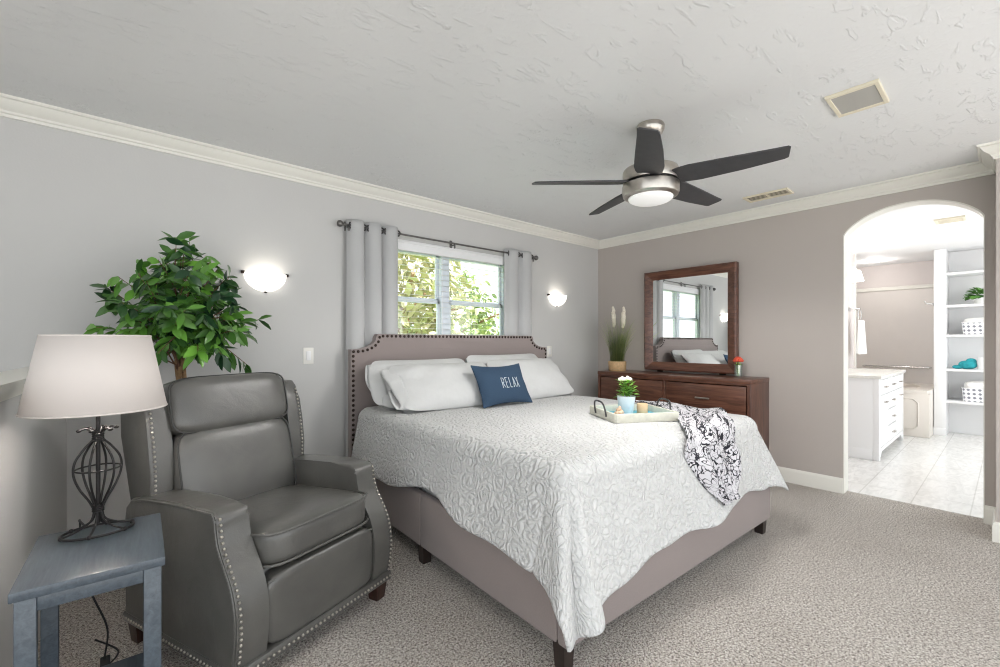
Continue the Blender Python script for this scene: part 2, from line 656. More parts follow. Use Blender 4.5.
        for a, b in zip(rows, rows[1:]):
            for k in (0, 1):
                f = self.bm.faces.new((a[k], a[k + 1], b[k + 1], b[k]))
                for lp in f.loops:
                    lp[self.tint] = (tint, tint, tint, 1)
        return self

    def blade(self, pts, w, tint):
        if self.tint is None:
            self.tint = self.bm.loops.layers.float_color.new('tint')
        m = len(pts)
        rows = []
        for i, p in enumerate(pts):
            p = Vector(p)
            d = Vector(pts[min(i + 1, m - 1)]) - Vector(pts[max(i - 1, 0)])
            s = d.cross(Vector((0.6, -0.7, 0.1)))
            s = s.normalized() if s.length > 1e-6 else Vector((1, 0, 0))
            hw = w * (1 - (i / (m - 1)) ** 2 * 0.9) / 2
            rows.append((self.bm.verts.new(p - s * hw), self.bm.verts.new(p + s * hw)))
        for a, b in zip(rows, rows[1:]):
            f = self.bm.faces.new((a[0], a[1], b[1], b[0]))
            for lp in f.loops:
                lp[self.tint] = (tint, tint, tint, 1)
        return self

    def build(self, name, mat, parent=None, smooth=True, angle=40, loc=None, rot=None, recalc=True):
        bm = self.bm
        if recalc:
            bmesh.ops.recalc_face_normals(bm, faces=bm.faces)
        if smooth:
            lim = math.radians(angle)
            for f in bm.faces:
                f.smooth = True
            for e in bm.edges:
                if len(e.link_faces) == 2 and e.calc_face_angle(0) > lim:
                    e.smooth = False
        me = bpy.data.meshes.new(name)
        bm.to_mesh(me)
        bm.free()
        me.materials.append(mat)
        o = bpy.data.objects.new(name, me)
        COL.objects.link(o)
        if loc:
            o.location = loc
        if rot:
            o.rotation_euler = rot
        if parent:
            o.parent = parent
        return o


def tag(o, label, cat, group=None, kind=None):
    o['label'] = label
    o['category'] = cat
    if group:
        o['group'] = group
    if kind:
        o['kind'] = kind
    return o


def thing(name, label, cat, loc=(0, 0, 0), rotz=0.0, group=None):
    o = bpy.data.objects.new(name, None)
    o.empty_display_size = 0.1
    COL.objects.link(o)
    o.location = loc
    o.rotation_euler = (0, 0, rotz)
    return tag(o, label, cat, group)


def struct(mb, name, mat, smooth=False, parent=None, **kw):
    o = mb.build(name, mat, parent, smooth, **kw)
    o['kind'] = 'structure'
    return o


def copy_tree(o, parent=None):
    c = o.copy()
    COL.objects.link(c)
    if parent:
        c.parent = parent
    for ch in list(o.children):
        copy_tree(ch, c)
    return c


def solid(o, t, offset=0.0):
    m = o.modifiers.new('thickness', 'SOLIDIFY')
    m.thickness = t
    m.offset = offset
    return o


def catmull(pts, n=6, closed=False):
    pts = [Vector(p) for p in pts]
    out = []
    m = len(pts)
    for i in range(m if closed else m - 1):
        if closed:
            p0, p1, p2, p3 = pts[i - 1], pts[i], pts[(i + 1) % m], pts[(i + 2) % m]
        else:
            p0, p1, p2, p3 = pts[max(i - 1, 0)], pts[i], pts[i + 1], pts[min(i + 2, m - 1)]
        for k in range(n):
            t = k / n
            out.append(0.5 * ((2 * p1) + (p2 - p0) * t + (2 * p0 - 5 * p1 + 4 * p2 - p3) * t * t + (-p0 + 3 * p1 - 3 * p2 + p3) * t ** 3))
    if not closed:
        out.append(pts[-1])
    return out


def resample(pts, step):
    """evenly spaced points along a polyline"""
    pts = [Vector(p) for p in pts]
    out = [pts[0].copy()]
    need = step
    for a, b in zip(pts, pts[1:]):
        L = (b - a).length
        pos = need
        while pos <= L:
            out.append(a + (b - a) * (pos / L))
            pos += step
        need = pos - L
    return out


# ------------------------------------------------------------------ room shell
D = 3.30          # window wall
W = 4.45          # dresser wall
H = 2.44
ARCH_Y0, ARCH_Y1 = 0.116, 0.890
ARCH_MID, ARCH_HALF = (ARCH_Y0 + ARCH_Y1) / 2, (ARCH_Y1 - ARCH_Y0) / 2
SPRING, APEX = 2.085, 2.268
JOG_Y, JOG_X = 0.060, 4.09
WT = 0.13

b = MB(); b.box((-4.2, -5.0, -0.12), (W + 0.10, D + 0.0, 0.0))
struct(b, 'floor', M['carpet'])
b = MB(); b.box((-2.6, -1.9, H), (W + WT, D + 0.15, H + 0.12))
struct(b, 'ceiling', M['ceiling'])

# window opening in the back wall
WX0, WX1, WZ0, WZ1 = 1.50, 3.01, 0.92, 2.075
b = MB()
b.box((-2.6, D, -0.12), (WX0, D + 0.15, H))
b.box((WX1, D, -0.12), (W + WT, D + 0.15, H))
b.box((WX0, D, -0.12), (WX1, D + 0.15, WZ0))
b.box((WX0, D, WZ1), (WX1, D + 0.15, H))
struct(b, 'wall_back', M['wall_grey'])


def arch_z(y):
    u = max(-1.0, min(1.0, (y - ARCH_MID) / ARCH_HALF))
    # a flattened elliptical head with small haunches
    return SPRING + (APEX - SPRING) * (1 - abs(u) ** 2.1) ** 0.72


b = MB()
b.box((W, ARCH_Y1, -0.12), (W + WT, D, H))
b.box((W, JOG_Y - 0.1, -0.12), (W + WT, ARCH_Y0, H))
ys = [ARCH_MID - ARCH_HALF * cos(PI * i / 40) for i in range(41)]
for y0, y1 in zip(ys, ys[1:]):
    z0, z1 = arch_z(y0), arch_z(y1)
    b.loft([[(W, y0, z0), (W, y1, z1), (W, y1, H), (W, y0, H)], [(W + WT, y0, z0), (W + WT, y1, z1), (W + WT, y1, H), (W + WT, y0, H)]])
bmesh.ops.remove_doubles(b.bm, verts=b.bm.verts, dist=1e-5)
struct(b, 'wall_right', M['wall_taupe'])
# white painted soffit and sides of the arched opening
b = MB()
lin = [(ARCH_Y0 + 0.0005, 0.0)] + [(y, arch_z(y) - 0.0005) for y in ys] + [(ARCH_Y1 - 0.0005, 0.0)]
rings = []
for k, (y, z) in enumerate(lin):
    yi = ARCH_MID + (y - ARCH_MID) * 0.985
    zi = z - 0.008 if 0 < k < len(lin) - 1 else z
    rings.append([(W - 0.002, y, z), (W + WT + 0.002, y, z), (W + WT + 0.002, yi, zi), (W - 0.002, yi, zi)])
b.loft(rings)
struct(b, 'trim_1', M['trim_white'], True)

# short return wall at the right, with an invented, unseen window opening to let light in
b = MB()
RW0, RW1 = -1.75, -0.75
b.box((JOG_X, RW1, -0.12), (W + WT, JOG_Y, H))
b.box((JOG_X, -1.9, -0.12), (JOG_X + 0.15, RW0, H))
b.box((JOG_X, RW0, -0.12), (JOG_X + 0.15, RW1, 0.35))
b.box((JOG_X, RW0, 1.98), (JOG_X + 0.15, RW1, H))
struct(b, 'wall_right', M['wall_taupe'])
b = MB()
for y in (RW0, (RW0 + RW1) / 2 - 0.025, RW1 - 0.05):
    b.box((JOG_X + 0.03, y, 0.35), (JOG_X + 0.09, y + 0.05, 1.98), 0.004)
for z in (0.35, 1.93):
    b.box((JOG_X + 0.03, RW0, z), (JOG_X + 0.09, RW1, z + 0.05), 0.004)
w2 = struct(b, 'window_added', M['white_metal'])  # invented frame, out of view, in the opening added for light

b = MB(); b.box((-2.6, 1.4, -0.12), (-2.48, D, H)); struct(b, 'wall_light_block', M['wall_grey'])  # unseen wall added to cut light from the left on the back wall

# half wall on the left, beside the stairs
PA = Vector((-0.195, D, 0)); PB = Vector((-0.302, 1.62, 0))
pd = (PB - PA).normalized()
pn = Vector((pd.y, -pd.x, 0))
if pn.x > 0:
    pn = -pn
def pony(off_in, off_out, z0, z1, ext=0.0):
    a, c = PA - pn * off_in, PB - pn * off_in + pd * ext
    e, f = PB + pn * off_out + pd * ext, PA + pn * off_out
    return [[(p.x, p.y, z0) for p in (a, c, e, f)], [(p.x, p.y, z1) for p in (a, c, e, f)]]
b = MB(); b.loft(pony(0, 0.12, 0.0, 1.045)); struct(b, 'wall_left', M['wall_grey'])
b = MB()
b.loft(pony(0.012, 0.132, 1.045, 1.072, 0.012)); b.loft(pony(0.024, 0.144, 1.072, 1.10, 0.024))
struct(b, 'trim_2', M['trim_white'])


def sweep_profile(mb, prof, path):
    """prof: (distance into the room, z); path runs with the room on its right hand"""
    path = [Vector((p[0], p[1], 0)) for p in path]
    rings = []
    for i, p in enumerate(path):
        def nrm(a, c):
            d = (c - a).normalized()
            return Vector((d.y, -d.x, 0))
        if i == 0:
            off = nrm(path[0], path[1])
        elif i == len(path) - 1:
            off = nrm(path[-2], path[-1])
        else:
            n0, n1 = nrm(path[i - 1], p), nrm(p, path[i + 1])
            off = (n0 + n1) / (1 + n0.dot(n1))
        rings.append([p + off * d + Vector((0, 0, z)) for d, z in prof])
    mb.loft(rings)


crown = [(0.0, H), (0.0, 2.352), (0.010, 2.352), (0.013, 2.366), (0.020, 2.370), (0.024, 2.380), (0.034, 2.388), (0.052, 2.402), (0.062, 2.418), (0.066, 2.424), (0.076, 2.427), (0.080, 2.434), (0.080, H)]
b = MB(); sweep_profile(b, crown, [(-2.6, D), (W, D), (W, JOG_Y), (JOG_X, JOG_Y), (JOG_X, -1.9)])
struct(b, 'trim_3', M['trim_white'], True, angle=25)
base = [(0.0, 0.0), (0.016, 0.0), (0.016, 0.098), (0.012, 0.110), (0.006, 0.122), (0.0, 0.122)]
b = MB(); sweep_profile(b, base, [(-0.17, D), (W, D), (W, ARCH_Y1)])
struct(b, 'baseboard_back', M['trim_white'], True, angle=25)
b = MB(); sweep_profile(b, base, [(W, ARCH_Y0), (W, JOG_Y), (JOG_X, JOG_Y), (JOG_X, -1.9)])
struct(b, 'baseboard_right', M['trim_white'], True, angle=25)

# ------------------------------------------------------------------ window 1
b = MB()
FY0, FY1 = D + 0.06, D + 0.12
MX = 2.255
b.box((WX0, FY0, WZ0), (WX0 + 0.05, FY1, WZ1), 0.004)
b.box((WX1 - 0.05, FY0, WZ0), (WX1, FY1, WZ1), 0.004)
b.box((WX0, FY0, WZ0), (WX1, FY1, WZ0 + 0.05), 0.004)
b.box((WX0, FY0, WZ1 - 0.05), (WX1, FY1, WZ1), 0.004)
b.box((MX - 0.045, FY0 - 0.01, WZ0), (MX + 0.045, FY1, WZ1), 0.004)
b.box((WX0 - 0.0, D - 0.015, WZ0 - 0.03), (WX1, FY0, WZ0), 0.004)
win = struct(b, 'window_1', M['white_metal'])
for x0, x1 in ((WX0 + 0.05, MX - 0.045), (MX + 0.045, WX1 - 0.05)):
    for z0, z1, yy in ((WZ0 + 0.05, 1.60, FY0 + 0.012), (1.58, WZ1 - 0.05, FY0 + 0.035)):
        s = MB()
        t = 0.028
        s.box((x0, yy, z0), (x0 + t, yy + 0.022, z1), 0.003)
        s.box((x1 - t, yy, z0), (x1, yy + 0.022, z1), 0.003)
        s.box((x0, yy, z0), (x1, yy + 0.022, z0 + 0.034), 0.003)
        s.box((x0, yy, z1 - 0.034), (x1, yy + 0.022, z1), 0.003)
        so = struct(s, 'sash', M['white_metal'], parent=win)
        g = MB(); g.box((x0 + t - 0.004, yy + 0.009, z0 + 0.03), (x1 - t + 0.004, yy + 0.013, z1 - 0.03))
        struct(g, 'pane', M['pane'], parent=so)

# blinds, slats turned open
bl = thing('window_blind', 'white slatted blind with open slats hanging in the bedroom window above the bed', 'blind', (0, 0, 0))
b = MB(); b.box((WX0 + 0.005, D - 0.012, 1.985), (WX1 - 0.005, D + 0.02, 2.072), 0.006); b.box((WX0 + 0.005, D - 0.018, 2.045), (WX1 - 0.005, D - 0.008, 2.060), 0.003)
b.build('valance', M['blind'], bl)
b = MB()
z = 1.965
while z > WZ0 + 0.06:
    b.box((WX0 + 0.012, D + 0.008, z), (WX1 - 0.012, D + 0.046, z + 0.0018), mat=Matrix.Translation((0, D + 0.0275, z)) @ Matrix.Rotation(math.radians(4), 4, 'X') @ Matrix.Translation((0, -D - 0.0275, -z)))
    z -= 0.048
b.build('slats', M['blind'], bl, False)
b = MB()
for x in (WX0 + 0.2, MX - 0.062, MX + 0.3, WX1 - 0.15):
    b.tube([(x, D + 0.003, 1.985), (x, D + 0.003, WZ0 + 0.03)], 0.0012, 5)
    b.tube([(x, D + 0.052, 1.985), (x, D + 0.052, WZ0 + 0.03)], 0.0012, 5)
b.build('ladder_cord', M['blind'], bl)
b = MB(); b.box((WX0 + 0.012, D + 0.006, WZ0 + 0.02), (WX1 - 0.012, D + 0.05, WZ0 + 0.036), 0.003)
b.build('bottom_rail', M['blind'], bl)

# ------------------------------------------------------------------ curtains and rod
RY, RZ = D - 0.060, 2.100
rod = thing('curtain_rod', 'thin pewter curtain rod with ball ends above the bedroom window', 'curtain rod', (0, RY, RZ))
b = MB(); b.tube([(1.285, 0, 0), (3.275, 0, 0)], 0.008, 10); b.build('pole', M['rod'], rod)
for s, x in ((-1, 1.285), (1, 3.275)):
    b = MB(); b.lathe([(0.008, 0), (0.013, 0.004), (0.010, 0.010), (0.022, 0.022), (0.026, 0.035), (0.020, 0.05), (0.004, 0.057)], n=16, mat=Matrix.Translation((x, 0, 0)) @ Matrix.Rotation(s * PI / 2, 4, 'Y'))
    b.build('finial', M['rod'], rod)
for x in (1.315, 2.275, 3.262):
    b = MB(); b.box((x - 0.012, 0.048, -0.035), (x + 0.012, 0.0595, 0.035), 0.003); b.tube([(x, 0.050, -0.012), (x, 0.0, -0.012)], 0.006, 8); b.tube([(x, 0.0, -0.012), (x, -0.012, 0.0)], 0.005, 8)
    b.box((x - 0.006, -0.012, -0.045), (x + 0.006, 0.0, -0.006), 0.002)
    b.build('bracket', M['rod'], rod)


def curtain(name, label, x0, x1, nw, seed, phase, flare):
    r = thing(name, label, 'curtain', ((x0 + x1) / 2, RY, 0), 0)
    cx = (x0 + x1) / 2
    w = x1 - x0
    rnd = random.Random(seed)
    ph = [rnd.uniform(-0.25, 0.25) for _ in range(8)]
    def fn(u, v):
        zz = 0.02 + v * (RZ + 0.045 - 0.02)
        low = 1 - v
        a = 0.030 * (1 - 0.2 * low)
        wv = sin(2 * PI * nw * u + phase + 0.35 * low * sin(5 * u + seed))
        sh = math.copysign(abs(wv) ** 0.8, wv)
        x = (u - 0.5) * w * (1 + flare * low) + 0.018 * cos(2 * PI * nw * u + phase) + 0.012 * low * sin(9 * u + seed)
        y = a * sh + 0.004 * low * sin(11 * u + seed)
        return Vector((x, y, zz))
    b = MB(); b.grid(fn, nw * 22, 40)
    o = b.build('fabric', M['curtain'], r, True, 180)
    solid(o, 0.004)
    k = 0
    for i in range(2 * nw + 1):
        u = (i * PI - phase) / (2 * PI * nw)
        if 0.01 < u < 0.99:
            p = fn(u, RZ / (RZ + 0.045))
            g = MB()
            ring = [Vector((p.x + 0.003 * 0, 0, 0)) + Vector((0, 0.021 * cos(t), 0.021 * sin(t))) for t in [2 * PI * q / 20 for q in range(20)]]
            sgn = 1 if i % 2 == 0 else -1
            rot = Matrix.Translation((p.x, 0, RZ)) @ Matrix.Rotation(sgn * math.radians(38), 4, 'Z') @ Matrix.Translation((-p.x, 0, 0))
            g.tube(ring, 0.006, 8, True, mat=rot)
            g.build('grommet', M['gunmetal'], r)
    return r


curtain('curtain', 'grey grommet curtain left of the bedroom window, falling behind the recliner', 1.29, 1.715, 3, 3, 0.6, 0.04)
curtain('curtain', 'grey grommet curtain right of the bedroom window, behind the headboard', 2.885, 3.255, 2, 5, 1.2, 0.03)

# ------------------------------------------------------------------ bed
BED = Vector((2.21, 1.035, 0.0))
BROT = math.radians(-1.5)
BM = Matrix.Translation(BED) @ Matrix.Rotation(BROT, 4, 'Z')
bed = thing('bed', 'king bed with taupe linen headboard and side rails on dark block legs', 'bed', BED, BROT)
HX0, HX1 = -0.965, 1.065
BL = 2.10
fr = MB()
fr.box((-0.965, 0.0, 0.095), (0.965, 0.055, 0.385), 0.015, 3)
fr.build('foot_rail', M['taupe_linen'], bed)
for s in (-1, 1):
    for y0, y1 in ((0.056, 1.085), (1.087, BL)):
        fr = MB(); fr.box((min(s * 0.965, s * 0.915), y0, 0.095), (max(s * 0.965, s * 0.915), y1, 0.385), 0.012, 3)
        fr.build('side_rail', M['taupe_linen'], bed)
for x, y in ((-0.93, 0.05), (0.93, 0.05), (-0.93, 1.09), (0.93, 1.09), (0, 1.09), (-0.93, 2.06), (0.93, 2.06)):
    g = MB()
    c = Vector((x, y, 0))
    g.loft([[(x - q, y - q, zz), (x + q, y - q, zz), (x + q, y + q, zz), (x - q, y + q, zz)] for q, zz in ((0.024, 0.0), (0.03, 0.11))])
    g.build('leg', M['dark_leg'], bed)
g = MB(); g.box((-0.915, 0.055, 0.26), (0.915, BL, 0.30)); g.build('slat_deck', M['dark_leg'], bed)
g = MB(); g.cushion((0, 1.075, 0.515), (0.905, 0.985, 0.218), 9, 16); g.build('mattress', M['pillow_white'], bed)
# headboard outline with scooped shoulders
HZ, SZ, NW = 1.287, 1.172, 0.20
half = []
for k in range(13):
    a = PI / 2 * k / 12
    half.append((NW - (NW - 0.045) * sin(a) ** 1.0 * 1.0, HZ - (HZ - SZ) * (1 - cos(a))))
# concave quarter: from top shoulder down to the outer corner
half = [(0.20 - 0.155 * sin(PI / 2 * k / 12), HZ - 0.115 * (1 - cos(PI / 2 * k / 12))) for k in range(13)]
half = [(0.205 - 0.175 * (1 - cos(PI / 2 * k / 12)), HZ - 0.008 - 0.107 * sin(PI / 2 * k / 12)) for k in range(13)]
left = [(HX0 + d, z) for d, z in half]
out = [(HX0, 0.10), (HX0, SZ)] + list(reversed(left)) + [(HX0 + 0.205, HZ)] + [(HX1 - 0.205, HZ)] + [(HX1 - d, z) for d, z in half] + [(HX1, SZ), (HX1, 0.10)]
g = MB(); g.prism(out, 'y', BL + 0.0, BL + 0.062, bevel=0.014, seg=3)
hb = g.build('headboard', M['taupe_linen'], bed, True, 35)
cen = Vector(((HX0 + HX1) / 2, 0.75))
def inset(p):
    x, z = p
    return Vector((x + (0.018 if x < cen.x else -0.018), 0, z - 0.016 if z > 0.5 else z))
path = [inset((HX0, 0.15)), inset((HX0, SZ))] + [inset(p) for p in reversed(left)] + [inset((HX0 + 0.205, HZ)), inset((HX1 - 0.205, HZ))] + [inset((HX1 - d, z)) for d, z in half] + [inset((HX1, SZ)), inset((HX1, 0.15))]
g = MB()
for p in resample(path, 0.036):
    g.ball((p.x, BL - 0.001, p.z), (0.0115, 0.007, 0.0115), 8, 6)
g.build('nail_trim', M['bronze'], hb)

# quilt: a sheet folded over the mattress edges
QX, QY0, QY1, QZ, QR = 0.930, 0.052, 2.03, 0.742, 0.075


def quilt_point(s, t):
    a = max(0.0, abs(s) - (QX - QR))
    bb = max(0.0, (QY0 + QR) - t)
    d = math.hypot(a, bb)
    sx = -1 if s < 0 else 1
    cxp = max(-(QX - QR), min(QX - QR, s))
    cyp = max(QY0 + QR, t)
    top = QZ + 0.004 * mnoise.noise(Vector((s * 3, t * 3, 0))) + 0.006 * mnoise.noise(Vector((s * 1.3, t * 1.1, 4)))
    if d < 1e-9:
        return Vector((cxp, cyp, top))
    phi = math.atan2(bb, a)
    ang = min(d / QR, PI / 2)
    out_ = QR * sin(ang)
    down = QR * (1 - cos(ang))
    extra = max(0.0, d - QR * PI / 2)
    k = 0.24
    corner = sin(2 * phi)
    fold = 0.0
    if extra > 0:
        cz = max(0.0, corner)
        fold = extra * (0.18 * cz ** 0.8)
        # ripples along the free hanging sides
        if bb < 1e-9:
            fold += 0.05 * extra * sin(t * 5.1 + (0 if sx < 0 else 2)) + 0.03 * extra * sin(t * 11.3)
        elif a < 1e-9:
            fold += 0.07 * extra * sin(s * 5.3 + 0.7) + 0.04 * extra * sin(s * 10.1)
    o2 = out_ + extra * k + fold
    dn = down + extra * math.sqrt(max(0.2, 1 - k * k)) * (1 - 0.12 * max(0, corner) ** 2)
    # the corner fabric gathers into one ridge
    ph = phi
    if a > 0 and bb > 0 and sx < 0:
        q = phi / (PI / 2)
        ph = (q + 0.10 * sin(2 * PI * q) * min(1, extra * 4)) * PI / 2
        o2 += extra * (0.16 * math.exp(-((q - 0.42) / 0.16) ** 2) - 0.06 * math.exp(-((q - 0.66) / 0.09) ** 2) + 0.12 * math.exp(-((q - 0.85) / 0.10) ** 2))
    dx, dy = cos(ph), sin(ph)
    return Vector((cxp + sx * o2 * dx, cyp - o2 * dy, top - dn))


def drop_left(t):
    return 0.410 + 0.025 * sin(t * 3.1 + 1.0) + 0.012 * sin(t * 9 + 2) + 0.045 * max(0, t - 0.9) - 0.03 * math.exp(-((t - 0.95) / 0.25) ** 2)


def drop_foot(s):
    return 0.465 - 0.080 * min(1.05, s + 0.85) + 0.012 * sin(s * 7.0 + 1.2) + 0.008 * sin(s * 17)


DR = 0.30
NSU, NSV = 200, 210
def quilt_fn(u, v):
    t0 = v
    s_lo, s_hi = -1, 1
    # foot overhang needs s, side overhang needs t: iterate once
    s = -QX - 0.40 + u * (2 * QX + 0.40 + DR)
    t = (QY0 - drop_foot(max(-0.95, min(0.95, s)))) + v * (QY1 - (QY0 - drop_foot(max(-0.95, min(0.95, s)))))
    tt = max(0.0, t)
    lo = -(QX - QR) - drop_left(tt)
    s = lo + u * (QX - QR + DR - lo)
    # rounded corner of the sheet
    a, bb = max(0.0, -(QX - QR) - s), max(0.0, QY0 + QR - t)
    d = math.hypot(a, bb)
    if a > 0 and bb > 0 and d > 0.635:
        f = (0.635 + 0.12 * (d - 0.635)) / d
        s, t = -(QX - QR) - a * f, QY0 + QR - bb * f
    return s, t
b = MB()
b.grid(lambda u, v: quilt_point(*quilt_fn(u, v)), NSU, NSV, lambda u, v: quilt_fn(u, v))
quilt = b.build('quilt', M['quilt'], None, True, 180)
quilt.matrix_world = BM
solid(quilt, 0.010, 1.0)
tag(quilt, 'white embossed quilt spread over the bed, its corner hanging near the carpet', 'quilt')


# ------------------------------------------------------------------ pillows
def pillow_surface(w, h, t, pin=0.06, pw=2.6, rp_=7):
    """returns f(u,v,side) in pillow space: x width, z height (from 0), y thickness"""
    def f(u, v, side):
        mx_, q = max(abs(u), abs(v)), (abs(u) ** rp_ + abs(v) ** rp_) ** (1 / rp_)
        if q > 0:
            u, v = u * mx_ / q, v * mx_ / q
        pu, pv = 1 - abs(u) ** pw, 1 - abs(v) ** pw
        x = u * w / 2 * (1 - pin * (1 - v * v) * 0.55)
        z = (v + 1) / 2 * h
        z = h / 2 + (z - h / 2) * (1 - pin * (1 - u * u))
        y = side * t / 2 * (max(0, pu) ** 0.55) * (max(0, pv) ** 0.55)
        return Vector((x, y, z))
    return f


def pillow_mesh(mb, f, n=26, wr=0.0, seed=0):
    for side in (-1, 1):
        def g(u, v, side=side):
            a, c = sin((u - 0.5) * PI), sin((v - 0.5) * PI)
            p = f(a, c, side)
            if wr:
                e = (1 - a ** 4) * (1 - c ** 4)
                p.y += side * wr * e * mnoise.noise(Vector((p.x * 7 + seed, p.z * 7, seed)))
                edge = abs(a) ** 3
                p.y += side * wr * 0.35 * edge * (1 - c * c) * sin(c * 9 + seed)
            return p
        mb.grid(g, n, n)
    bmesh.ops.remove_doubles(mb.bm, verts=mb.bm.verts, dist=1e-5)


def bed_pillow(label, x, y, w, h, t, yaw, lean, seed, open_left=False, roll=0.0, z=0.752):
    r = thing('pillow', label, 'pillow', (x, y, z), 0, 'white bed pillows')
    r.rotation_euler = (Matrix.Rotation(yaw, 3, 'Z') @ Matrix.Rotation(-lean, 3, 'X') @ Matrix.Rotation(roll, 3, 'Y')).to_euler()
    f = pillow_surface(w, h, t)
    b = MB(); pillow_mesh(b, f, 30, 0.025, seed)
    b.build('cushion', M['pillow_white'], r, True, 180)
    if not open_left:
        return r
    # hemmed open end of the pillowcase
    b = MB()
    sgn = -1 if open_left else 1
    def hem(u, v):
        a = 2 * PI * u
        zz = h / 2 + (h / 2 - 0.035) * sin(a) * (1 - 0.05 * v)
        yy = (t * 0.27) * cos(a) * (1 - 0.78 * v) * (0.7 + 0.3 * abs(cos(a)))
        xx = sgn * (w / 2 * 0.86 + v * (0.085 + 0.02 * sin(2 * a + seed)))
        return Vector((xx, yy + 0.006 * sin(5 * a + seed) * v, zz + 0.006 * cos(4 * a) * v))
    b.grid(hem, 40, 5)
    o = b.build('case_hem', M['pillow_white'], r, True, 180)
    solid(o, 0.004)
    return r


def l2w(x, y):
    p = BM @ Vector((x, y, 0))
    return p.x, p.y


bed_pillow('white pillow against the headboard at the window-wall left end of the bed, behind another', 1.80, 2.80, 0.86, 0.42, 0.165, 0.0, math.radians(36), 1, True)
bed_pillow('white pillow against the headboard near the bed centre, behind the one on the dresser side', 2.66, 2.79, 0.90, 0.44, 0.165, 0.03, math.radians(34), 2)
bed_pillow('plump white pillow leaning in front, left of the navy cushion', 1.86, 2.57, 0.88, 0.44, 0.185, math.radians(-3), math.radians(46), 3, True)
bed_pillow('white pillow in front on the dresser side, right behind the navy cushion', 2.73, 2.57, 0.84, 0.45, 0.18, math.radians(0), math.radians(45), 4)

rp = thing('cushion', 'small navy cushion printed RELAX leaning on the white pillows', 'cushion', (2.215, 2.445, 0.752))
rp.rotation_euler = (Matrix.Rotation(math.radians(-1), 3, 'Z') @ Matrix.Rotation(math.radians(-28), 3, 'X')).to_euler()
fR = pillow_surface(0.49, 0.345, 0.12, 0.15, 2.2, 40)
b = MB(); pillow_mesh(b, fR, 26, 0.006, 9)
b.build('cover', M['navy'], rp, True, 180)
LET = {
    'R': [[(0, 0), (0, 1)], [(0, 1), (0.5, 0.95), (0.62, 0.75), (0.45, 0.52), (0, 0.48)], [(0.15, 0.48), (0.65, 0)]],
    'E': [[(0, 0), (0, 1)], [(0, 1), (0.55, 1)], [(0, 0.52), (0.45, 0.52)], [(0, 0), (0.55, 0)]],
    'L': [[(0, 1), (0, 0), (0.5, 0)]],
    'A': [[(0, 0), (0.32, 1), (0.64, 0)], [(0.12, 0.36), (0.52, 0.36)]],
    'X': [[(0, 0), (0.6, 1)], [(0, 1), (0.6, 0)]],
}
b = MB()
cx = -0.055
for ch in 'RELAX':
    for st in LET[ch]:
        pts = []
        for (x0, y0), (x1, y1) in zip(st, st[1:]):
            for k in range(8):
                pts.append((x0 + (x1 - x0) * k / 8, y0 + (y1 - y0) * k / 8))
        pts.append(st[-1])
        P = []
        for x, y in pts:
            px, pz = cx + x * 0.038, 0.115 + y * 0.085
            u = px / (0.24); v = (pz - 0.1675) / (0.1675)
            q = fR(u * 1.02, v * 1.05, -1)
            P.append((q.x, q.y - 0.004, q.z))
        b.tube(P, 0.0024, 6)
    cx += 0.0385 if ch != 'L' else 0.034
b.build('lettering', M['letter_white'], rp)

# ------------------------------------------------------------------ throw blanket over the foot of the bed
winv = BM.inverted()
def loc(x, y):
    p = winv @ Vector((x, y, 0))
    return (p.x, p.y)
Lb = [loc(3.00, 1.90), loc(2.93, 1.66), loc(2.70, 1.42), loc(2.46, 1.26), loc(2.25, 1.14), (-0.06, 0.02), (-0.02, -0.08), (0.06, -0.20), (0.15, -0.285)]
Rb = [loc(3.17, 1.86), loc(3.17, 1.66), loc(3.15, 1.46), loc(3.07, 1.27), loc(2.88, 1.14), (0.52, 0.02), (0.49, -0.08), (0.43, -0.20), (0.36, -0.275)]
Lc, Rc = catmull([(*p, 0) for p in Lb], 8), catmull([(*p, 0) for p in Rb], 8)
def throw_fn(u, v):
    k = v * (len(Lc) - 1)
    i = min(int(k), len(Lc) - 2)
    f = k - i
    a = Lc[i].lerp(Lc[i + 1], f); c = Rc[i].lerp(Rc[i + 1], f)
    q = a.lerp(c, u)
    e = 0.004
    p = quilt_point(q.x, q.y)
    du = quilt_point(q.x + e, q.y) - p
    dv = quilt_point(q.x, q.y + e) - p
    n = du.cross(dv)
    n = n.normalized() if n.length > 1e-9 else Vector((0, 0, 1))
    amp = 0.010 + 0.020 * v
    wv = 0.026 + amp * (0.55 * sin(u * 17 + 2.2 * sin(v * 5)) + 0.45 * sin(u * 9 + v * 14 + 1.0)) + 0.010 * mnoise.noise(Vector((u * 5, v * 9, 1)))
    return p + n * max(0.013, wv)
b = MB(); b.grid(throw_fn, 70, 110, lambda u, v: (u * 0.62, v * 1.15))
th = b.build('throw_blanket', M['throw'], None, True, 180)
th.matrix_world = BM
solid(th, 0.006, 1.0)
tag(th, 'white throw with black scribble print draped over the foot of the bed', 'blanket')

# ------------------------------------------------------------------ tray and what stands in it
TZ = 0.757
TA, TB = Vector((2.19, 1.50, 0)), Vector((2.53, 1.31, 0))
tdir = (TB - TA).normalized()
tn = Vector((-tdir.y, tdir.x, 0))
trot = math.atan2(tdir.y, tdir.x)
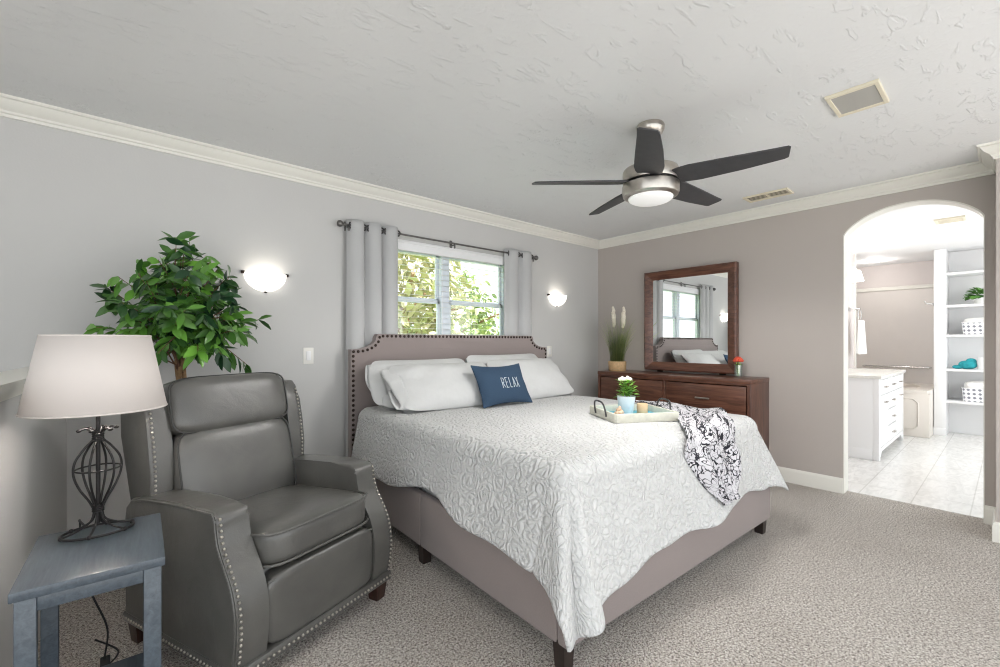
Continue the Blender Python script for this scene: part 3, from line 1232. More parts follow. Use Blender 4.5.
# the long side runs away from the camera towards the dresser
TW, TL = 0.40, 0.36
tr_c = TA + tdir * TW / 2 + tn * TL / 2
tray = thing('serving_tray', 'whitewashed serving tray with turquoise base and dark bail handles on the bed', 'tray', (tr_c.x, tr_c.y, TZ), trot)
b = MB(); b.box((-TW / 2, -TL / 2, 0), (TW / 2, TL / 2, 0.01), 0.002); b.build('base', M['teal'], tray)
b = MB()
for s in (-1, 1):
    b.box((s * TW / 2 - 0.008, -TL / 2, 0.0), (s * TW / 2 + 0.008, TL / 2, 0.052), 0.003)
    b.box((-TW / 2, s * TL / 2 - 0.008, 0.0), (TW / 2, s * TL / 2 + 0.008, 0.052), 0.003)
b.build('rim', M['tray_white'], tray)
for s in (-1, 1):
    b = MB()
    pts = catmull([(s * (TW / 2 + 0.012), -0.075, 0.02), (s * (TW / 2 + 0.018), -0.075, 0.06), (s * (TW / 2 + 0.025), -0.055, 0.098), (s * (TW / 2 + 0.025), 0, 0.106), (s * (TW / 2 + 0.025), 0.055, 0.098), (s * (TW / 2 + 0.018), 0.075, 0.06), (s * (TW / 2 + 0.012), 0.075, 0.02)], 5)
    b.tube(pts, 0.0055, 8)
    b.build('handle', M['gunmetal'], tray)


def tray_pt(x, y):
    p = tr_c + tdir * x + tn * y
    return (p.x, p.y, TZ + 0.0105)


pp = thing('potted_plant', 'small leafy plant with white blooms in a pale blue pot on the tray', 'plant', tray_pt(-0.03, 0.02))
pp.scale = (1.15, 1.15, 1.22)
b = MB(); b.lathe([(0.0, 0.0), (0.034, 0.0), (0.036, 0.004), (0.049, 0.092), (0.050, 0.098), (0.045, 0.098), (0.042, 0.085), (0.0, 0.085)], n=28, cap=False); b.build('pot', M['pot_blue'], pp)
rnd = random.Random(12)
b = MB()
for i in range(130):
    a = rnd.uniform(0, 2 * PI); r = rnd.uniform(0, 0.042); zz = 0.09 + rnd.uniform(0, 0.085)
    d = Vector((cos(a), sin(a), rnd.uniform(0.1, 1.0)))
    b.leaf((r * cos(a), r * sin(a), zz), d, (0, 0, 1), rnd.uniform(0.022, 0.04), rnd.uniform(0.014, 0.02), rnd.random())
b.build('leaves', M['mint_leaf'], pp, False, recalc=False)
b = MB()
for x, y in ((0.0, -0.012), (0.026, 0.008), (-0.024, 0.010)):
    for k in range(9):
        a = 2 * PI * k / 9
        b.ball((x + 0.012 * cos(a), y + 0.012 * sin(a), 0.182 + 0.004 * (k % 2)), (0.011, 0.011, 0.007), 8, 6)
    b.ball((x, y, 0.190), 0.010, 8, 6)
b.build('blooms', M['flower_white'], pp)
b = MB(); b.lathe([(0.0, 0), (0.033, 0), (0.034, 0.003), (0.034, 0.062), (0.031, 0.066), (0.012, 0.062), (0.0, 0.060)], n=26, cap=False)
tag(b.build('candle', M['candle'], None, loc=tray_pt(0.09, 0.035)), 'short tan pillar candle beside the blue pot on the tray', 'candle')
b = MB()
for k in range(14):
    a = k * 1.0
    b.ball((0.011 * cos(a) * (1 - k / 16), 0.011 * sin(a) * (1 - k / 16), 0.010 + 0.0022 * k), 0.0115 * (1 - k / 18), 8, 6)
tag(b.build('sea_shell', M['shell'], None, loc=tray_pt(-0.145, -0.115)), 'small spiral sea shell at the near corner of the tray', 'shell').scale = (1.7, 1.7, 1.9)

# ------------------------------------------------------------------ recliner
CH = thing('recliner', 'dark grey leather recliner with nailhead trim and wing back beside the bed', 'armchair', (0.509, 2.197, 0.042), math.radians(21.5))
CH.scale = (0.966, 0.966, 0.966)
LE = M['leather']
NAIL = M['nickel']


def nails(path, step, r, name, parent, flat=None):
    g = MB()
    for p in resample(path, step):
        g.ball(p, r, 8, 6)
    return g.build(name, NAIL, parent)


# arms: a slab with an S-shaped front, rounded over
front = catmull([(-0.400, 0.075, 0), (-0.412, 0.14, 0), (-0.420, 0.22, 0), (-0.414, 0.30, 0), (-0.390, 0.375, 0), (-0.350, 0.44, 0), (-0.318, 0.495, 0), (-0.303, 0.55, 0), (-0.298, 0.588, 0), (-0.283, 0.610, 0)], 4)
arm_poly = [(0.36, 0.075)] + [(p.x, p.y) for p in front] + [(-0.25, 0.620), (-0.12, 0.618), (0.05, 0.608), (0.22, 0.592), (0.31, 0.570), (0.355, 0.530), (0.365, 0.48)]
for s in (-1, 1):
    b = MB()
    x0, x1 = (s * 0.272, s * 0.392)
    b.prism(arm_poly, 'x', min(x0, x1), max(x0, x1), bevel=0.028, seg=4)
    arm = b.build('arm', LE, CH, True, 50)
    xo = s * 0.380
    nails([(xo, p.x - 0.004, p.y) for p in front[:-3]], 0.021, 0.0062, 'nail_trim', arm)
    b = MB()
    pl = [(s * 0.392, p.x + 0.012, p.y) for p in front] + [(s * 0.392, -0.25, 0.608), (s * 0.392, -0.12, 0.606), (s * 0.392, 0.05, 0.596), (s * 0.392, 0.22, 0.580), (s * 0.392, 0.30, 0.56)]
    b.tube(pl, 0.0045, 8)
    b.build('piping', LE, arm)
    # side base rail with its own row of nails
    b = MB(); b.box((min(s * 0.28, s * 0.396), -0.39, 0.045), (max(s * 0.28, s * 0.396), 0.37, 0.085), 0.008)
    rail = b.build('side_rail', LE, CH)
    nails([(s * 0.398, -0.38, 0.066), (s * 0.398, 0.36, 0.066)], 0.021, 0.0058, 'nail_trim', rail)
# base and footrest
b = MB(); b.box((-0.275, -0.34, 0.07), (0.275, 0.36, 0.36), 0.01); b.build('seat_base', LE, CH)
b = MB(); b.cushion((0, -0.372, 0.222), (0.274, 0.045, 0.135), 7, 12); b.build('footrest', LE, CH, True, 60)
b = MB(); b.tube([(-0.268, -0.405, 0.338), (0.268, -0.405, 0.338)], 0.0045, 8); b.build('footrest_piping', LE, CH)
b = MB(); b.box((-0.392, -0.418, 0.045), (0.392, -0.35, 0.090), 0.010); fr_ = b.build('front_rail', LE, CH)
nails([(-0.38, -0.420, 0.068), (0.38, -0.420, 0.068)], 0.021, 0.0058, 'nail_trim', fr_)
# seat cushion, slightly crowned, with welted edges
b = MB()
smt = Matrix.Translation((0, -0.125, 0.427)) @ Matrix.Rotation(math.radians(-4), 4, 'X')
b.cushion((0, 0, 0), (0.272, 0.292, 0.078), 6, 16, mat=smt, bulge=0.16)
seat = b.build('seat_cushion', LE, CH, True, 60)
def sup(a, hx, hy, p=7):
    c, s_ = cos(a), sin(a)
    q = (abs(c) ** p + abs(s_) ** p) ** (1 / p)
    return hx * c / q, hy * s_ / q
for zz in (0.058, -0.058):
    b = MB()
    b.tube([smt @ Vector((*sup(2 * PI * k / 72, 0.275, 0.295), zz)) for k in range(72)], 0.0052, 8, True)
    b.build('piping', LE, seat)
# back: shell, two pads, wings
TILT = math.radians(13)
PIPE = plain('dark welt leather', srgb(58, 58, 56), 0.45)
bt = Matrix.Translation((0, 0.205, 0.465)) @ Matrix.Rotation(-TILT, 4, 'X')
b = MB(); b.box((-0.300, 0.01, -0.30), (0.300, 0.15, 0.575), 0.03, 3, mat=bt); b.build('back_shell', LE, CH, True, 50)
b = MB(); b.cushion((0, -0.005, 0.162), (0.283, 0.095, 0.212), 5.5, 16, mat=bt); pad = b.build('back_cushion', LE, CH, True, 60)
b = MB()
b.tube([bt @ Vector((sup(2 * PI * k / 72, 0.272, 0.203, 7)[0], -0.078, 0.162 + sup(2 * PI * k / 72, 0.272, 0.203, 7)[1])) for k in range(72)], 0.0042, 8, True)
b.build('piping', PIPE, pad)
b = MB(); b.cushion((0, -0.005, 0.472), (0.290, 0.105, 0.134), 5.0, 16, mat=bt); hd = b.build('head_cushion', LE, CH, True, 60)
b = MB()
b.tube([bt @ Vector((sup(2 * PI * k / 72, 0.281, 0.126, 6)[0], -0.082, 0.472 + sup(2 * PI * k / 72, 0.281, 0.126, 6)[1])) for k in range(72)], 0.0042, 8, True)
b.build('piping', PIPE, hd)
wing_poly = [(-0.030, 0.075), (-0.055, 0.20), (-0.068, 0.32), (-0.070, 0.44), (-0.064, 0.52), (-0.045, 0.550), (0.0, 0.562), (0.10, 0.565), (0.14, 0.55), (0.15, 0.40), (0.14, 0.075)]
for s in (-1, 1):
    b = MB()
    b.prism(wing_poly, 'x', min(s * 0.282, s * 0.372), max(s * 0.282, s * 0.372), mat=bt, bevel=0.018, seg=3)
    wg = b.build('wing', LE, CH, True, 50)
    nails([bt @ Vector((s * 0.354, p[0] - 0.002, p[1])) for p in [(-0.034, 0.10), (-0.058, 0.21), (-0.070, 0.32), (-0.072, 0.44), (-0.067, 0.51)]], 0.020, 0.0060, 'nail_trim', wg)
# feet
for s in (-1, 1):
    for y in (-0.36, 0.32):
        b = MB()
        x = s * 0.348
        b.loft([[(x - q, y - q, zz), (x + q, y - q, zz), (x + q, y + q, zz), (x - q, y + q, zz)] for q, zz in ((0.026, -0.0433), (0.036, 0.05))])
        b.build('foot', M['foot_wood'], CH)

# ------------------------------------------------------------------ side table, lamp
TH = 0.62
T0 = Vector((-0.037, 1.787, 0))
st = thing('side_table', 'slate blue wooden side table with slab legs between half wall and recliner', 'side table', T0, math.radians(-2))
BW = M['blue_wood']
tw, tl = 0.152, 0.207
b = MB(); b.box((-tw, -tl, TH - 0.026), (tw, tl, TH), 0.003); b.build('table_top', BW, st)
for sx in (-1, 1):
    for sy in (-1, 1):
        b = MB()
        xa, xb = sorted((sx * (tw - 0.008), sx * (tw - 0.048)))
        ya, yb = sorted((sy * (tl - 0.008), sy * (tl - 0.034)))
        b.box((xa, ya, 0), (xb, yb, TH - 0.026), 0.003)
        b.build('leg', BW, st)
for sy in (-1, 1):
    b = MB(); ya, yb = sorted((sy * (tl - 0.012), sy * (tl - 0.028))); b.box((-tw + 0.048, ya, TH - 0.064), (tw - 0.048, yb, TH - 0.026), 0.002); b.build('apron', BW, st)
for sx in (-1, 1):
    b = MB(); xa, xb = sorted((sx * (tw - 0.012), sx * (tw - 0.028))); b.box((xa, -tl + 0.034, TH - 0.064), (xb, tl - 0.034, TH - 0.026), 0.002); b.build('apron', BW, st)
b = MB(); b.box((-tw + 0.010, -tl + 0.034, 0.14), (tw - 0.010, tl - 0.034, 0.162), 0.002); b.build('lower_shelf', BW, st)
b = MB(); b.box((-tw + 0.048, -tl + 0.010, 0.125), (tw - 0.048, -tl + 0.032, 0.175), 0.002); b.build('stretcher', BW, st)

LP = Vector((-0.041, 1.915, TH))
lamp = thing('table_lamp', 'wrought iron cage table lamp with white cone shade on the blue side table', 'lamp', LP, 0)
IR = M['iron']
# oval wire foot
b = MB()
b.tube([(0.088 * cos(a), 0.062 * sin(a), 0.006) for a in [2 * PI * k / 40 for k in range(40)]], 0.0038, 8, True)
for k in range(6):
    a = 2 * PI * k / 6 + 0.3
    b.ball((0.088 * cos(a), 0.062 * sin(a), 0.007), 0.007, 8, 6)
    b.tube(catmull([(0.088 * cos(a), 0.062 * sin(a), 0.008), (0.052 * cos(a), 0.038 * sin(a), 0.018), (0.018 * cos(a), 0.015 * sin(a), 0.040), (0.009 * cos(a), 0.009 * sin(a), 0.075)], 5), 0.0032, 6)
b.build('foot', IR, lamp)
b = MB(); b.tube([(0, 0, 0.03), (0, 0, 0.43)], 0.0058, 10); b.build('stem', IR, lamp)
for z0 in (0.070, 0.296):
    b = MB()
    for q in range(4):
        b.tube([(0.0125 * cos(a), 0.0125 * sin(a), z0 + q * 0.006) for a in [2 * PI * k / 16 for k in range(16)]], 0.0034, 6, True)
    b.build('collar', IR, lamp)
b = MB()
for k in range(6):
    a = 2 * PI * k / 6 + 0.2
    pts = catmull([(0.010, 0.075), (0.022, 0.105), (0.045, 0.150), (0.058, 0.195), (0.055, 0.235), (0.034, 0.272), (0.011, 0.300), (0.009, 0.318)] and [(0.010 * cos(a), 0.010 * sin(a), 0.075), (0.022 * cos(a), 0.022 * sin(a), 0.105), (0.045 * cos(a), 0.045 * sin(a), 0.150), (0.058 * cos(a), 0.058 * sin(a), 0.195), (0.054 * cos(a), 0.054 * sin(a), 0.235), (0.033 * cos(a), 0.033 * sin(a), 0.272), (0.011 * cos(a), 0.011 * sin(a), 0.300), (0.012 * cos(a), 0.012 * sin(a), 0.320), (0.028 * cos(a), 0.028 * sin(a), 0.334), (0.044 * cos(a), 0.044 * sin(a), 0.330)], 5)
    b.tube(pts, 0.0032, 6)
    b.ball((0.045 * cos(a), 0.045 * sin(a), 0.330), (0.0075, 0.0075, 0.005), 8, 6)
b.build('wire_cage', IR, lamp)
b = MB(); b.tube([(0.0555 * cos(a), 0.0555 * sin(a), 0.205) for a in [2 * PI * k / 40 for k in range(40)]], 0.0026, 6, True); b.build('ring', IR, lamp)
b = MB()
prof = [(0.176, 0.395), (0.133, 0.628)]
b.lathe(prof, n=64, cap=False)
sh = b.build('lamp_shade', M['shade'], lamp, True, 180)
solid(sh, 0.002)
for r_, z_ in ((0.176, 0.395), (0.133, 0.628)):
    b = MB()
    b.tube([(r_ * cos(a), r_ * sin(a), z_) for a in [2 * PI * k / 64 for k in range(64)]], 0.0028, 6, True)
    if z_ > 0.5:
        break
    b.build('shade_ring', M['shade'], sh)
for k in range(3):
    a = 2 * PI * k / 3
    b.tube([(0.01 * cos(a), 0.01 * sin(a), 0.60), (0.132 * cos(a), 0.132 * sin(a), 0.626)], 0.0018, 6)
b.build('shade_ring', M['shade'], sh)
b = MB(); b.lathe([(0.0, 0.42), (0.013, 0.42), (0.014, 0.455), (0.02, 0.475), (0.029, 0.505), (0.024, 0.530), (0.0, 0.540)], n=20, cap=False); b.build('bulb', M['bulb'], lamp)
point_light('lamp_bulb_light', (0, 0, 0.47), 7.0, 0.03, (1, 0.93, 0.86), lamp)
b = MB()
cord = catmull([(-0.03, 0.06, 0.004), (-0.05, 0.15, 0.003), (-0.05, 0.185, -0.02), (-0.055, 0.19, -0.15), (-0.02, 0.20, -0.28), (0.02, 0.21, -0.42), (0.012, 0.235, -0.54), (0.02, 0.30, -0.60), (0.05, 0.40, -0.612), (-0.02, 0.52, -0.60)], 8)
b.tube(cord, 0.0032, 6)
cd = b.build('power_cord', M['black_plastic'], lamp)
b = MB(); b.box((-0.014, -0.022, -0.012), (0.014, 0.022, 0.012), 0.004, mat=Matrix.Translation((0.014, 0.235, -0.555)) @ Matrix.Rotation(0.6, 4, 'X'))
b.build('cord_switch', M['black_plastic'], cd)

# ------------------------------------------------------------------ artificial tree behind the recliner
TR = Vector((0.27, 2.98, 0))
tree = thing('artificial_ficus', 'artificial ficus tree with glossy green leaves behind the recliner', 'plant', TR)
b = MB(); b.lathe([(0.0, 0), (0.10, 0.0), (0.115, 0.02), (0.135, 0.22), (0.14, 0.25), (0.128, 0.25), (0.12, 0.23), (0.0, 0.23)], n=28, cap=False); b.build('pot', M['pot_basket'], tree)
b = MB(); b.lathe([(0.0, 0.236), (0.06, 0.240), (0.121, 0.232)], n=24, cap=False); b.build('moss', M['soil'], tree)
rnd = random.Random(77)
b = MB()
tops = []
for k in range(3):
    a0 = 2 * PI * k / 3
    pts = []
    for i in range(26):
        z = 0.22 + i / 25 * 1.02
        a = a0 + i * 0.42
        r = 0.022 * (1 - 0.3 * i / 25)
        pts.append((r * cos(a), r * sin(a), z))
    b.tube(pts, [0.020 - 0.010 * i / 25 for i in range(26)], 8)
    tops.append(Vector(pts[-1]))
b.build('trunk', M['trunk'], tree)
tw_ = MB(); lf = MB()
CC = Vector((0.02, -0.02, 1.40))
limit_y = D - 0.03 - TR.y
def clampy(p):
    if p.y > limit_y:
        p.y = limit_y - (p.y - limit_y) * 0.15
    return p
twig_ends = []
for i in range(74):
    ze = rnd.uniform(-1, 1)
    a = rnd.uniform(0, 2 * PI)
    rr = rnd.uniform(0.55, 1.0)
    h_ = math.sqrt(max(0, 1 - ze * ze))
    rx = 0.385 if ze < 0.15 else 0.385 * (1 - 0.62 * ((ze - 0.15) / 0.85))
    e = CC + Vector((rx * h_ * cos(a) * rr, 0.36 * h_ * sin(a) * rr, (0.40 if ze > 0 else 0.23) * ze * rr))
    twig_ends.append(clampy(e))
# a few leaders that give the ragged outline
for e in ((-0.26, -0.06, 1.555), (-0.10, -0.05, 1.66), (-0.02, -0.02, 1.79), (0.10, -0.04, 1.68), (0.20, -0.05, 1.58), (-0.34, -0.05, 1.30), (-0.31, -0.1, 1.20), (0.33, -0.06, 1.25), (0.30, -0.1, 1.10), (0.16, -0.2, 1.16), (0.05, -0.25, 1.18), (-0.12, -0.22, 1.16)):
    twig_ends.append(clampy(Vector(e)))
for e in twig_ends:
    st_ = Vector((rnd.uniform(-0.02, 0.02), rnd.uniform(-0.02, 0.02), rnd.uniform(1.05, 1.30)))
    mid = st_.lerp(e, 0.5) + Vector((rnd.uniform(-0.04, 0.04), rnd.uniform(-0.04, 0.04), 0.05))
    pts = [clampy(p) for p in catmull([st_, mid, e], 6)]
    tw_.tube(pts, [0.0045 - 0.003 * q / (len(pts) - 1) for q in range(len(pts))], 5)
    base_t = rnd.random() ** 1.9
    for q in range(5, len(pts)):
        for s in (-1, 1):
            if rnd.random() < 0.12:
                continue
            p = pts[q]
            d = (pts[q] - pts[q - 1]).normalized()
            side = d.cross(Vector((0, 0, 1)))
            side = side.normalized() if side.length > 0.01 else Vector((1, 0, 0))
            ld = d * rnd.uniform(0.2, 0.9) + side * s * rnd.uniform(0.3, 1.0) + Vector((0, 0, rnd.uniform(-1.3, 0.25)))
            tip = p + ld.normalized() * 0.09
            if tip.y > limit_y:
                ld.y = -abs(ld.y)
            nn = Vector((rnd.uniform(-0.8, 0.8), rnd.uniform(-1.1, 0.3), rnd.uniform(0.1, 1.0)))
            lf.leaf(p, ld, nn, rnd.uniform(0.075, 0.112), rnd.uniform(0.030, 0.045), min(1, max(0, base_t + rnd.uniform(-0.2, 0.25))), 0.25, rnd.uniform(0.05, 0.3))
tw_.build('branches', M['twig'], tree)
lf.build('foliage', M['ficus_leaf'], tree, True, 80, recalc=False)


# ------------------------------------------------------------------ wall sconces, switches
def sconce(label, x, z):
    r = thing('wall_sconce', label, 'wall light', (x, D, z), 0, 'half-bowl sconces')
    b = MB()
    n, m = 36, 14
    def bowl(u, v):
        a = PI * u
        ph = PI / 2 * v
        return Vector((-0.128 * cos(a) * cos(ph), -0.005 - 0.100 * sin(a) * cos(ph), -0.118 * sin(ph)))
    b.grid(bowl, n, m)
    o = b.build('glass_bowl', M['sconce_glass'], r, True, 180)
    solid(o, 0.004)
    for s in (-1, 1):
        g = MB(); g.box((s * 0.135 - 0.010, -0.020, -0.010), (s * 0.135 + 0.010, 0.0, 0.010), 0.003); g.ball((s * 0.135, -0.024, 0), 0.008, 8, 6)
        g.build('clip', M['bronze'], r)
    g = MB(); g.ball((0, -0.012, -0.121), (0.012, 0.011, 0.008), 10, 8); g.build('clip', M['bronze'], r)
    g = MB(); g.box((-0.06, -0.012, -0.09), (0.06, -0.0005, -0.02), 0.003); g.build('back_plate', M['cream_metal'], r)
    point_light('sconce_bulb_light', (0, -0.080, -0.005), 0.17, 0.04, (1, 0.93, 0.84), r)
    return r


sconce('lit half-bowl glass sconce on the wall above the recliner', 0.765, 1.685)
sconce('lit half-bowl glass sconce between the curtain and the room corner', 3.685, 1.738)


def wall_plate(name, label, x, z, cat, rocker=True):
    r = thing(name, label, cat, (x, D, z))
    b = MB(); b.box((-0.036, -0.006, -0.058), (0.036, -0.0003, 0.058), 0.003); b.build('plate', M['plate'], r)
    b = MB(); b.box((-0.016, -0.011, -0.033), (0.016, -0.004, 0.033), 0.002)
    b.build('rocker', M['white_gloss'], r)


wall_plate('light_switch', 'white rocker light switch on the wall between the recliner and left curtain', 1.045, 1.128, 'light switch')
wall_plate('light_switch', 'white rocker light switch just right of the headboard top', 3.575, 1.123, 'light switch')

# ------------------------------------------------------------------ dresser
DX0, DY0, DY1, DZ = 4.02, 1.428, 2.985, 0.905
dr = thing('dresser', 'dark cherry six-drawer dresser against the taupe wall under the mirror', 'dresser', (0, 0, 0))
WD, WV = M['wood'], M['wood_v']
b = MB(); b.box((DX0 - 0.004, DY0 - 0.002, DZ - 0.035), (W - 0.001, DY1 + 0.002, DZ), 0.003); b.build('dresser_top', WD, dr)
for y in (DY0, DY1 - 0.03):
    b = MB(); b.box((DX0 + 0.0, y, 0.0), (W - 0.001, y + 0.03, DZ - 0.0352), 0.003); b.build('side_panel', WV, dr)
b = MB(); b.box((W - 0.02, DY0 + 0.03, 0.06), (W - 0.002, DY1 - 0.03, DZ - 0.036)); b.build('back_panel', WV, dr)
b = MB()
b.box((DX0 + 0.004, DY0 + 0.031, 0.0), (DX0 + 0.03, DY1 - 0.031, 0.075), 0.002)
b.box((DX0 + 0.004, DY0 + 0.031, DZ - 0.052), (DX0 + 0.03, DY1 - 0.031, DZ - 0.0355), 0.002)
b.box((DX0 + 0.004, (DY0 + DY1) / 2 - 0.012, 0.07), (DX0 + 0.03, (DY0 + DY1) / 2 + 0.012, DZ - 0.045), 0.002)
b.build('face_frame', WD, dr)
ymid = (DY0 + DY1) / 2
zs = [0.08, 0.335, 0.59, 0.85]
for ya, yb in ((DY0 + 0.038, ymid - 0.017), (ymid + 0.017, DY1 - 0.038)):
    for z0, z1 in zip(zs, zs[1:]):
        b = MB(); b.box((DX0 - 0.002, ya, z0 + 0.006), (DX0 + 0.35, yb, z1 - 0.006), 0.004)
        dw = b.build('drawer', WD, dr)
        yc, zc = (ya + yb) / 2, (z0 + z1) / 2
        b = MB()
        b.box((DX0 - 0.028, yc - 0.065, zc - 0.007), (DX0 - 0.018, yc + 0.065, zc + 0.007), 0.003)
        for q in (-0.045, 0.045):
            b.tube([(DX0 - 0.002, yc + q, zc), (DX0 - 0.020, yc + q, zc)], 0.005, 8)
        b.build('handle', M['nickel'], dw)

# mirror standing on the dresser
MY0, MY1, MZ0, MZ1, MXF = 1.675, 2.625, 0.925, 1.975, W - 0.085
mi = thing('mirror', 'square mirror in a wide dark cherry frame standing on the dresser', 'mirror', (0, 0, 0))
fw = 0.088
b = MB()
prof = [(0.0, 0.055), (0.0, 0.0), (0.012, -0.008), (fw - 0.018, 0.014), (fw, 0.028), (fw, 0.055)]
corners = [(MY0, MZ0, 1, 1), (MY1, MZ0, -1, 1), (MY1, MZ1, -1, -1), (MY0, MZ1, 1, -1)]
rings = [[(MXF + dx, y + sy * d, z + sz * d) for d, dx in prof] for (y, z, sy, sz) in corners]
b.loft(rings, True, False, True)
b.build('frame', M['wood'], mi, True, 25)
b = MB(); b.box((MXF + 0.030, MY0 + fw - 0.012, MZ0 + fw - 0.012), (MXF + 0.036, MY1 - fw + 0.012, MZ1 - fw + 0.012)); b.build('mirror_glass', M['mirror'], mi, False)
b = MB(); b.box((MXF + 0.040, MY0 + 0.03, MZ0 + 0.03), (MXF + 0.056, MY1 - 0.03, MZ1 - 0.03)); b.build('backing', M['dark_leg'], mi, False)
for y in (MY0 + 0.12, MY1 - 0.18):
    b = MB(); b.box((MXF + 0.057, y, DZ + 0.0005), (W - 0.004, y + 0.06, MZ1 - 0.25), 0.002); b.build('support_post', M['dark_leg'], mi)

# grass in a pot on the dresser
gp = thing('potted_grass', 'tall artificial grass with cream plumes in a round tan pot on the dresser', 'plant', (4.225, 2.875, DZ))
b = MB(); b.lathe([(0.0, 0.0), (0.088, 0.0), (0.093, 0.006), (0.099, 0.098), (0.097, 0.106), (0.088, 0.106), (0.085, 0.095), (0.0, 0.095)], n=30, cap=False); b.build('pot', M['pot_tan'], gp)
b = MB()
rnd = random.Random(5)
for i in range(340):
    a = rnd.uniform(0, 2 * PI); r0 = 0.078 * math.sqrt(rnd.random())
    L = rnd.uniform(0.28, 0.56); sp = rnd.uniform(0.02, 0.17) * (L / 0.45)
    dx, dy = cos(a), sin(a)
    if i % 12 == 0:
        sp *= 1.3; L *= 0.8
    pts = []
    for k in range(6):
        q = k / 5
        x_ = r0 * dx + dx * sp * q ** 1.8
        x_ = min(x_, W - 4.225 - 0.02)
        pts.append((x_, r0 * dy + dy * sp * q ** 1.8, 0.095 + L * (q - 0.16 * q ** 3 * sp * 4)))
    b.blade(pts, 0.015, rnd.random())
b.build('grass_blades', M['grass_leaf'], gp, False, recalc=False)
for x, y, z0, z1 in ((-0.01, 0.035, 0.50, 0.70), (0.0, -0.075, 0.49, 0.69)):
    b = MB()
    b.tube([(x, y, z0 - 0.42), (x, y, z0)], 0.002, 6)
    for k in range(12):
        q = k / 11
        b.ball((x + 0.002 * sin(k * 2.1), y + 0.003 * cos(k * 1.7) - 0.010 * q * (1 if y < 0 else -1), z0 + (z1 - z0) * q), (0.021 * (0.55 + 0.75 * sin(PI * (0.15 + 0.8 * q))) * 0.9, 0.023 * (0.55 + 0.75 * sin(PI * (0.15 + 0.8 * q))) * 0.9, 0.020), 10, 8)
    b.build('plume', M['plume'], gp)

fv = thing('bud_vase', 'small glass bud vase with a coral flower at the near end of the dresser', 'vase', (4.29, 1.630, DZ))
fv.scale = (1.35, 1.35, 1.35)
b = MB(); b.lathe([(0.0, 0.001), (0.020, 0.001), (0.023, 0.004), (0.024, 0.05), (0.026, 0.085), (0.0245, 0.085), (0.0225, 0.05), (0.021, 0.008), (0.0, 0.008)], n=24, cap=False); b.build('glass_vessel', M['clear_glass'], fv)
b = MB()
for k in range(5):
    a = k * 1.26
    b.tube([(0.006 * cos(a), 0.006 * sin(a), 0.01), (0.012 * cos(a), 0.012 * sin(a), 0.10)], 0.002, 6)
for k in range(10):
    a = k * 0.63
    b.leaf((0.008 * cos(a), 0.008 * sin(a), 0.075), (cos(a), sin(a), 0.8), (0, 0, 1), 0.03, 0.013, 0.4)
b.build('stems', M['mint_leaf'], fv, recalc=False)
b = MB()
for ring, (r_, z_, n_) in enumerate(((0.024, 0.112, 8), (0.016, 0.122, 6), (0.007, 0.130, 4))):
    for k in range(n_):
        a = 2 * PI * k / n_ + ring
        b.ball((r_ * cos(a), r_ * sin(a), z_), (0.012, 0.012, 0.009), 8, 6)
b.build('flower', M['flower_red'], fv)

# ------------------------------------------------------------------ ceiling fan
FN = Vector((2.262, 1.322, H))
fan = thing('ceiling_fan', 'brushed nickel ceiling fan with five charcoal blades and a frosted light', 'ceiling fan', FN, math.radians(-6.5))
fl = bpy.data.lights.new('fan_bulb_light', 'SPOT')
fl.energy = 38
fl.spot_size = math.radians(172)
fl.spot_blend = 0.25
fl.shadow_soft_size = 0.20
fl.color = (1.0, 0.98, 0.96)
fl_o = bpy.data.objects.new('fan_bulb_light', fl)
COL.objects.link(fl_o)
fl_o.location = (0, 0, -0.47)
fl_o.parent = fan
b = MB(); b.lathe([(0.0, -0.001), (0.072, -0.001), (0.076, -0.010), (0.074, -0.030), (0.062, -0.052), (0.040, -0.070), (0.022, -0.080), (0.0, -0.082)], n=36, cap=False); b.build('canopy', M['nickel'], fan)
b = MB(); b.tube([(0, 0, -0.075), (0, 0, -0.22)], 0.012, 14); b.ball((0, 0, -0.085), 0.022, 14, 10); b.build('downrod', M['nickel'], fan)
b = MB(); b.lathe([(0.0, -0.205), (0.030, -0.206), (0.050, -0.222), (0.090, -0.234), (0.126, -0.244), (0.145, -0.252), (0.150, -0.262), (0.150, -0.318), (0.148, -0.322), (0.0, -0.322)], n=48, cap=False); b.build('motor_housing', M['nickel'], fan)
b = MB(); b.lathe([(0.0, -0.318), (0.128, -0.318), (0.128, -0.336), (0.0, -0.336)], n=48, cap=False); b.build('blade_hub', M['black_plastic'], fan)
b = MB(); b.lathe([(0.0, -0.335), (0.149, -0.335), (0.152, -0.338), (0.152, -0.383), (0.147, -0.396), (0.128, -0.406), (0.118, -0.407), (0.0, -0.410)], n=48, cap=False); b.build('light_ring', M['nickel'], fan)
b = MB(); b.lathe([(0.120, -0.404)] + [(0.120 * cos(PI / 2 * k / 10), -0.408 - 0.032 * sin(PI / 2 * k / 10)) for k in range(11)], n=40, cap=False); b.build('light_glass', M['fan_glass'], fan)
for k in range(5):
    a = 2 * PI * k / 5
    mt = Matrix.Rotation(a, 4, 'Z') @ Matrix.Translation((0, 0, -0.318)) @ Matrix.Rotation(math.radians(-13), 4, 'X')
    b = MB()
    outl = [(0.10, -0.055), (0.16, -0.076), (0.22, -0.080), (0.40, -0.066), (0.58, -0.050), (0.655, -0.046), (0.662, -0.036), (0.648, 0.040), (0.63, 0.048), (0.45, 0.064), (0.25, 0.072), (0.16, 0.062), (0.10, 0.045)]
    b.prism(outl, 'z', -0.004, 0.004, mat=mt, bevel=0.0015, seg=1)
    bl_ = b.build('blade', M['fan_blade'], fan, True, 40)
    b = MB(); b.prism([(0.09, -0.030), (0.19, -0.022), (0.20, 0), (0.19, 0.022), (0.09, 0.030)], 'z', 0.004, 0.010, mat=mt); b.build('blade_iron', M['gunmetal'], bl_)

